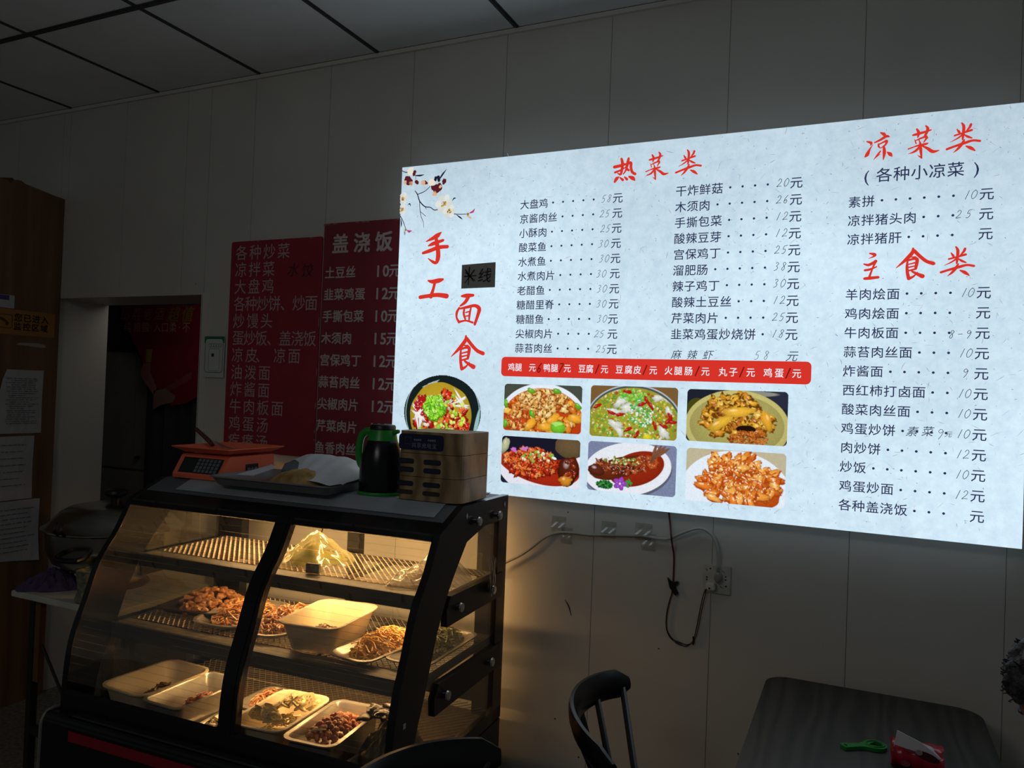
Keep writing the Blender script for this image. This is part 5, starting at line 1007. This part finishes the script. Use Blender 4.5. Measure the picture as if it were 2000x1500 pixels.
for i in range(200):
    a = R.uniform(0, 2 * PI); ph = R.uniform(.10 * PI, .62 * PI); d = Vector((math.sin(ph) * math.cos(a), math.sin(ph) * math.sin(a), math.cos(ph)))
    if d.z < .30 - .55 * (1 - (d.x + 1) / 2) * 1.6 or (d.x > .2 and d.z < .5): continue
    p = Vector((d.x * .106, d.y * .085, d.z * .128)); tn = d.cross(Vector((R.uniform(-1, 1), R.uniform(-1, 1), R.uniform(-1, 1)))).normalized(); l = R.uniform(.007, .013)
    b.tube([p - d * .004, p + d * .006 + tn * l * .35, p + d * (.009 + R.uniform(0, .004)) + tn * l * .6, p + d * .006 + tn * l], .0022, 4, 2, r2=.0006)
on_head(b, 'hair', HAIR)
for s_, y0 in ((-1, -.13), (1, .13)):
    o = skin('hand', [(-.34, y0, .602, .026, .018), (-.39, y0 + .004 * s_, .590, .034, .016)] + [(-.42, y0 + dy, .584, .010) for dy in (-.028, -.010, .009, .026)] + [(-.45, y0 + dy * 1.1, .576, .0085) for dy in (-.028, -.010, .009, .026)] + [(-.473, y0 + dy * 1.1, .564, .007) for dy in (-.028, -.010, .009, .026)] + [(-.375, y0 - s_ * .036, .588, .011), (-.405, y0 - s_ * .052, .578, .009)], [(0, 1)] + [(1, 2 + k) for k in range(4)] + [(2 + k, 6 + k) for k in range(4)] + [(6 + k, 10 + k) for k in range(4)] + [(0, 14), (14, 15)], SK, pe)
pe.location = (PX_, PY_, 0)
st = thing('stool', 'dark stool under the seated person at the right edge', 'stool', (PX_ - .02, PY_, 0))
MB().box(-.17, .17, -.17, .17, .30, .33, bev=.006).build('seat', BLK2, st)
for sx in (-1, 1):
    for sy in (-1, 1): MB().tube([(sx * .12, sy * .12, .305), (sx * .16, sy * .16, 0)], .014, 8).build('leg', BLK2, st)

# ------------------------------------------------------------------ left side table with pot, cup, towel
t = thing('side_table', 'white-topped folding table on dark legs left of the display case', 'table', (-2.60, -.39, 0))
b = MB(); b.box(-.27, .27, -.27, .27, .728, .75, bev=.003); b.build('tabletop', mat('white_laminate', (205, 205, 196), .5, var=.08, scale=8), t)
LG = mat('table_leg_dark', (44, 44, 42), .5, .3)
for sx, sy in ((-1, -1), (1, -1), (-1, 1), (1, 1)): MB().box(sx * .20 - .013, sx * .20 + .013, sy * .22 - .013, sy * .22 + .013, 0, .728).build('leg', LG, t)
MB().box(-.178, -.150, -.235, -.215, .42, .728).build('brown_brace', mat('brown_brace', (110, 74, 44), .6), t)
MB().tube([(-.19, -.22, .60), (.02, -.22, .33)], .006, 6).build('diagonal_brace', LG, t); MB().tube([(-.20, .22, .20), (.05, -.05, .33), (.2, .0, .30)], .006, 6).build('diagonal_brace', LG, t)
MB().box(-.20, .20, -.232, -.208, .22, .25).build('cross_bar', LG, t); MB().box(-.20, .20, .208, .232, .22, .25).build('cross_bar', LG, t)
PS = mat('pot_steel', (165, 165, 156), .24, 1.0, var=.1, scale=8)
t = thing('steel_pot', 'large round steel pot with domed lid and black knob on the side table', 'pot', (-2.66, -.40, .7505), 0)
MB().lathe([(.13, 0), (.135, .01), (.12, .02), (.115, .05), (.13, .055), (0, .056)], 40).build('stand', LG, t, True)
MB().lathe([(.08, .055), (.15, .065), (.21, .10), (.235, .15), (.240, .218), (.244, .222), (.240, .224), (.232, .222), (.228, .15), (.0, .07)], 56).build('bowl', PS, t, True)
MB().lathe([(.252, .225), (.252, .229), (.236, .234), (.215, .258), (.19, .285), (.16, .302), (.10, .312), (.0, .318)], 56).build('lid', PS, t, True)
MB().lathe([(.018, .315), (.020, .335), (.038, .345), (.042, .352), (.040, .362), (.034, .366), (.0, .367)], 28).build('knob', BLK2, t, True)
b = MB(); b.tube([(.02, -.243, .225), (.035, -.275, .25), (.03, -.262, .275)], .006, 8, 3); b.tube([(.05, -.24, .225), (.065, -.272, .25), (.06, -.26, .275)], .006, 8, 3); b.build('clip', BLK2, t, True)
b = MB(); b.tube([(.12, -.20, .16), (.14, -.255, .15), (.06, -.275, .15), (.03, -.235, .16)], .010, 8, 3); b.build('side_handle', BLK2, t, True)
t = thing('carved_cup', 'carved grey cup with a metal rim in front of the steel pot', 'cup', (-2.515, -.615, .7505))
MB().lathe([(.032, 0), (.040, .004), (.038, .02), (.032, .035), (.033, .06), (.037, .09), (.040, .112), (.037, .112), (.034, .09), (.0, .02)], 28).build('body', mat('carved_ceramic', (150, 150, 128), .5, rgb2=(90, 90, 74), scale=45, bump=.9), t, True)
b = MB(); R_ = [(.0395 * math.cos(q), .0395 * math.sin(q), .113) for q in [2 * PI * i / 28 for i in range(29)]]; b.tube(R_, .002, 6); b.build('rim', CHR, t, True)
b = crumple('tw', None, .115, .075, .07, 51, (.0, .1), 34, .026, .9); o = b.build('towel', mat('purple_towel', (84, 68, 104), .95, bump=.6, scale=60), None, True); tag(o, 'crumpled dark purple towel on the left corner of the white side table', 'towel', loc=(-2.785, -.555, .7505), rz=.9)

# ------------------------------------------------------------------ wooden partition with papers
PWD = mat('partition_wood', (128, 96, 66), .55, rgb2=(98, 70, 44), scale=3.0, stretch=(1, 5, .35), detail=6)
t = thing('wooden_partition', 'brown varnished wooden partition with papers stuck on at the left edge', 'partition', (-3.62, -.5, 0))
b = MB(); q = [(-.5, 0), (.498, 0), (.498, 2.42), (.44, 2.425), (.30, 2.445), (.28, 2.455), (.25, 2.45), (.235, 2.43), (.22, 2.44), (.17, 2.442), (.10, 2.43), (-.5, 2.43)]; b.prism(q, 'x', -.03, 0); b.build('board', PWD, t)
b = MB(); b.prism([(.18, 2.2), (.23, 2.30), (.31, 2.445), (.285, 2.462), (.27, 2.455), (.26, 2.465), (.2, 2.45), (.1, 2.46), (0, 2.44), (0, 2.2)], 'x', -.045, -.031); b.build('torn_cardboard', mat('cardboard', (96, 66, 48), .9), t)
b = MB(); b.prism(rrect(.16, .474, 1.735, 1.852, .004, 2), 'x', .0003, .0012); sg = b.build('warning_strip', mat('strip_brown', (160, 112, 56), .5), t)
def yz(q, x): return [(x, p[0], p[2]) for p in q]
q = MB(); IKB = mat('strip_ink', (84, 54, 24), .7)
row(q, '您已进入', .296, 1.817, .0425, .040, 0, .012); row(q, '监控区域', .294, 1.776, .0425, .038, 0, .012)
pts = rrect(.20, .268, 1.765, 1.825, .004, 2); pts.append(pts[0]); ribbon(q, pts, 0, .003, 1, caps=False)
disc(q, .225, 1.802, .022, 0, .007, 10, ang=-.4); disc(q, .245, 1.785, .009, 0, .009, 10); q.v = yz(q.v, .0018); q.build('lettering', IKB, sg)
def sheet(name, label, cat, y0, y1, z0, z1, lines, skew=0, cut=0, curl=0):
    o = thing(name, label, cat, (-3.62, (y0 + y1) / 2, z0)); w_, h_ = y1 - y0, z1 - z0; b = MB(); n = 6; vs = []
    for j in range(n + 1):
        for i in range(n + 1):
            y = -w_ / 2 + w_ * i / n; z = h_ * j / n
            if cut and i == 0: y += cut * max(0, (j / n - .75)) * 4
            vs.append((.0020 + .004 * math.sin(i * .8 + j * .5) ** 2 + curl * (i / n - .3) ** 2 * (1 - j / n) ** 3, y, z - (skew * (n - i) / n * (1 - j / n))))
    b.add(vs, [(j * (n + 1) + i, j * (n + 1) + i + 1, (j + 1) * (n + 1) + i + 1, (j + 1) * (n + 1) + i) for j in range(n) for i in range(n)]); b.build('sheet', mat('office_paper', (176, 180, 184), .8), o)
    q = MB(); r = random.Random(int(z0 * 100))
    for k in range(lines):
        z = h_ * (.86 - .74 * k / lines); a = -w_ / 2 + .02 + r.uniform(0, .03); e_ = w_ / 2 - .02 - r.uniform(0, .07 if k % 3 else .02); x = a
        while x < e_:
            l = r.uniform(.006, .03); q.add([(.0085, x, z), (.0085, min(x + l, e_), z), (.0085, min(x + l, e_), z + .0032), (.0085, x, z + .0032)], [(0, 1, 2, 3)]); x += l + r.uniform(.002, .008)
    if q.v: q.build('printed_line', mat('faint_ink', (110, 114, 120), .8), o, kind='stuff')
    return o
sheet('paper_notice', 'white printed form, topmost of the three papers on the wooden partition', 'paper', -.275, -.073, 1.275, 1.573, 22, cut=.03)
sheet('paper_notice', 'pale nearly blank sheet, middle one of the three papers on the wooden partition', 'paper', -.31, -.105, .965, 1.262, 7)
sheet('paper_notice', 'lowest of the three papers on the wooden partition, its bottom edge curling up', 'paper', -.29, -.064, .665, .960, 10, skew=-.025, curl=.03)
o = thing('small_sticker', 'small purple and white sticker above the warning strip on the partition', 'sticker', (-3.62, -.27, 1.856)); MB().box(.0003, .001, -.04, .045, 0, .060).build('sheet', mat('office_paper', (176, 180, 184)), o); MB().box(.001, .0013, -.04, .02, .036, .058).build('purple_band', mat('sticker_purple', (74, 56, 120), .5), o)
b = MB(); b.prism([(-.19, 1.700), (-.10, 1.703), (-.07, 1.697), (-.065, 1.685), (-.09, 1.683), (-.16, 1.688), (-.21, 1.69)], 'x', -3.6197, -3.619); o = b.build('torn_label', mat('torn_paper', (160, 152, 140), .8), None); tag(o, 'torn strip of white label paper below the warning strip', 'label')

# ------------------------------------------------------------------ behind the doorway
DC = mat('dark_curtain', (46, 48, 50), .9, var=.15, scale=5)
t = thing('door_curtain', 'dark door curtain hanging behind the doorway with a red liquor banner over it', 'curtain', (-3.75, .86, 0))
b = MB(); n = 60; vs = []
for j in range(13):
    for i in range(n + 1): xl = -.28 - .34 * min(1, max(0, (.02 + 2.0 * j / 12 - 1.62) / .3)); x = xl + (.68 - xl) * i / n; vs.append((x, .018 * math.sin(i * .9) + .008 * math.sin(i * 2.3 + j * .3), .02 + 2.0 * j / 12))
b.add(vs, [(j * (n + 1) + i, j * (n + 1) + i + 1, (j + 1) * (n + 1) + i + 1, (j + 1) * (n + 1) + i) for j in range(12) for i in range(n)]); b.build('cloth', DC, t, True)
b = MB(); RP = [(-.60, 1.35 + .65), (.66, 2.0), (.66, 1.62), (.26, 1.50), (.10, 1.42), (-.02, 1.40), (-.10, 1.47), (-.22, 1.56), (-.30, 1.68), (-.42, 1.86), (-.50, 2.0)][1:]
b.prism(RP, 'y', -.036, -.033); bn = b.build('red_banner', mat('banner_red', (124, 14, 36), .5), t)
q = MB()
def bx(px): return -4.275 + (px - 250) * .0044 + 3.75
for ch, px in (('山', 268), ('荔', 290), ('老', 312), ('酒', 335)): put(q, ch, bx(px), 1.950, .082, -.037, -.006, 1, .3, L3(150, 110, 84))
for ch, px in (('超', 362), ('值', 388)): put(q, ch, bx(px), 1.945, .095, -.037, .02, 1, .25, L3(120, 100, 34))
for ch, px in (('纯', 273), ('粮', 292), ('酿', 309), ('·', 320), ('入', 331), ('口', 346), ('柔', 361), ('·', 373), ('不', 386)): put(q, ch, bx(px), 1.868, .066, -.037, .0, 1, 0, L3(170, 140, 124))
for k in range(8):
    cx = bx(296 + 13 * k); P_ = [(cx + .024 * math.cos(a), 1.792 + .024 * math.sin(a)) for a in [2 * PI * i / 14 for i in range(15)]]; ribbon(q, P_, -.037, .0022, 1, L3(96, 50, 30), False); put(q, '不好喝包退换款'[k % 7], cx, 1.792, .032, -.037, 0, 1, 0, L3(110, 60, 36))
q.add([(bx(312), -.037, 1.655), (bx(322), -.037, 1.655), (bx(324), -.037, 1.735), (bx(312), -.037, 1.735)], [(0, 1, 2, 3)], L3(150, 120, 50))
q.add([(bx(302), -.038, 1.60), (bx(308), -.038, 1.65), (bx(322), -.038, 1.65), (bx(322), -.038, 1.60), (bx(336), -.038, 1.50), (bx(330), -.038, 1.46), (bx(308), -.038, 1.55)], [(0, 1, 2, 3, 4, 5, 6)], L3(150, 96, 96))
q.add([(bx(330), -.038, 1.485), (bx(352), -.038, 1.50), (bx(372), -.038, 1.46), (bx(368), -.038, 1.42), (bx(345), -.038, 1.40), (bx(330), -.038, 1.37)], [(0, 1, 2, 3, 4, 5)], L3(130, 100, 84))
q.add([(bx(340), -.0375, 1.48), (bx(400), -.0375, 1.61), (bx(400), -.0375, 1.56), (bx(352), -.0375, 1.47)], [(0, 1, 2, 3)], L3(130, 56, 58)); q.build('banner_print', PAINT, bn)
CP = mat('cabinet_paint', (160, 158, 146), .6, var=.1, scale=6)
t = thing('storage_cabinet', 'pale grey storage cabinet standing behind the doorway beside the curtain', 'cabinet', (-4.38, .93, 0)); MB().box(-.36, .33, .01, .16, 0, 1.72).build('carcass', CP, t)
for x0, x1, z0, z1 in ((-.355, .178, .985, 1.71), (.184, .325, .985, 1.71), (-.355, .30, .02, .972)): MB().box(x0, x1, -.012, .010, z0, z1, bev=.002).build('door', CP, t)
MB().box(.22, .245, -.03, -.012, 1.05, 1.07).build('handle', BLK2, t)
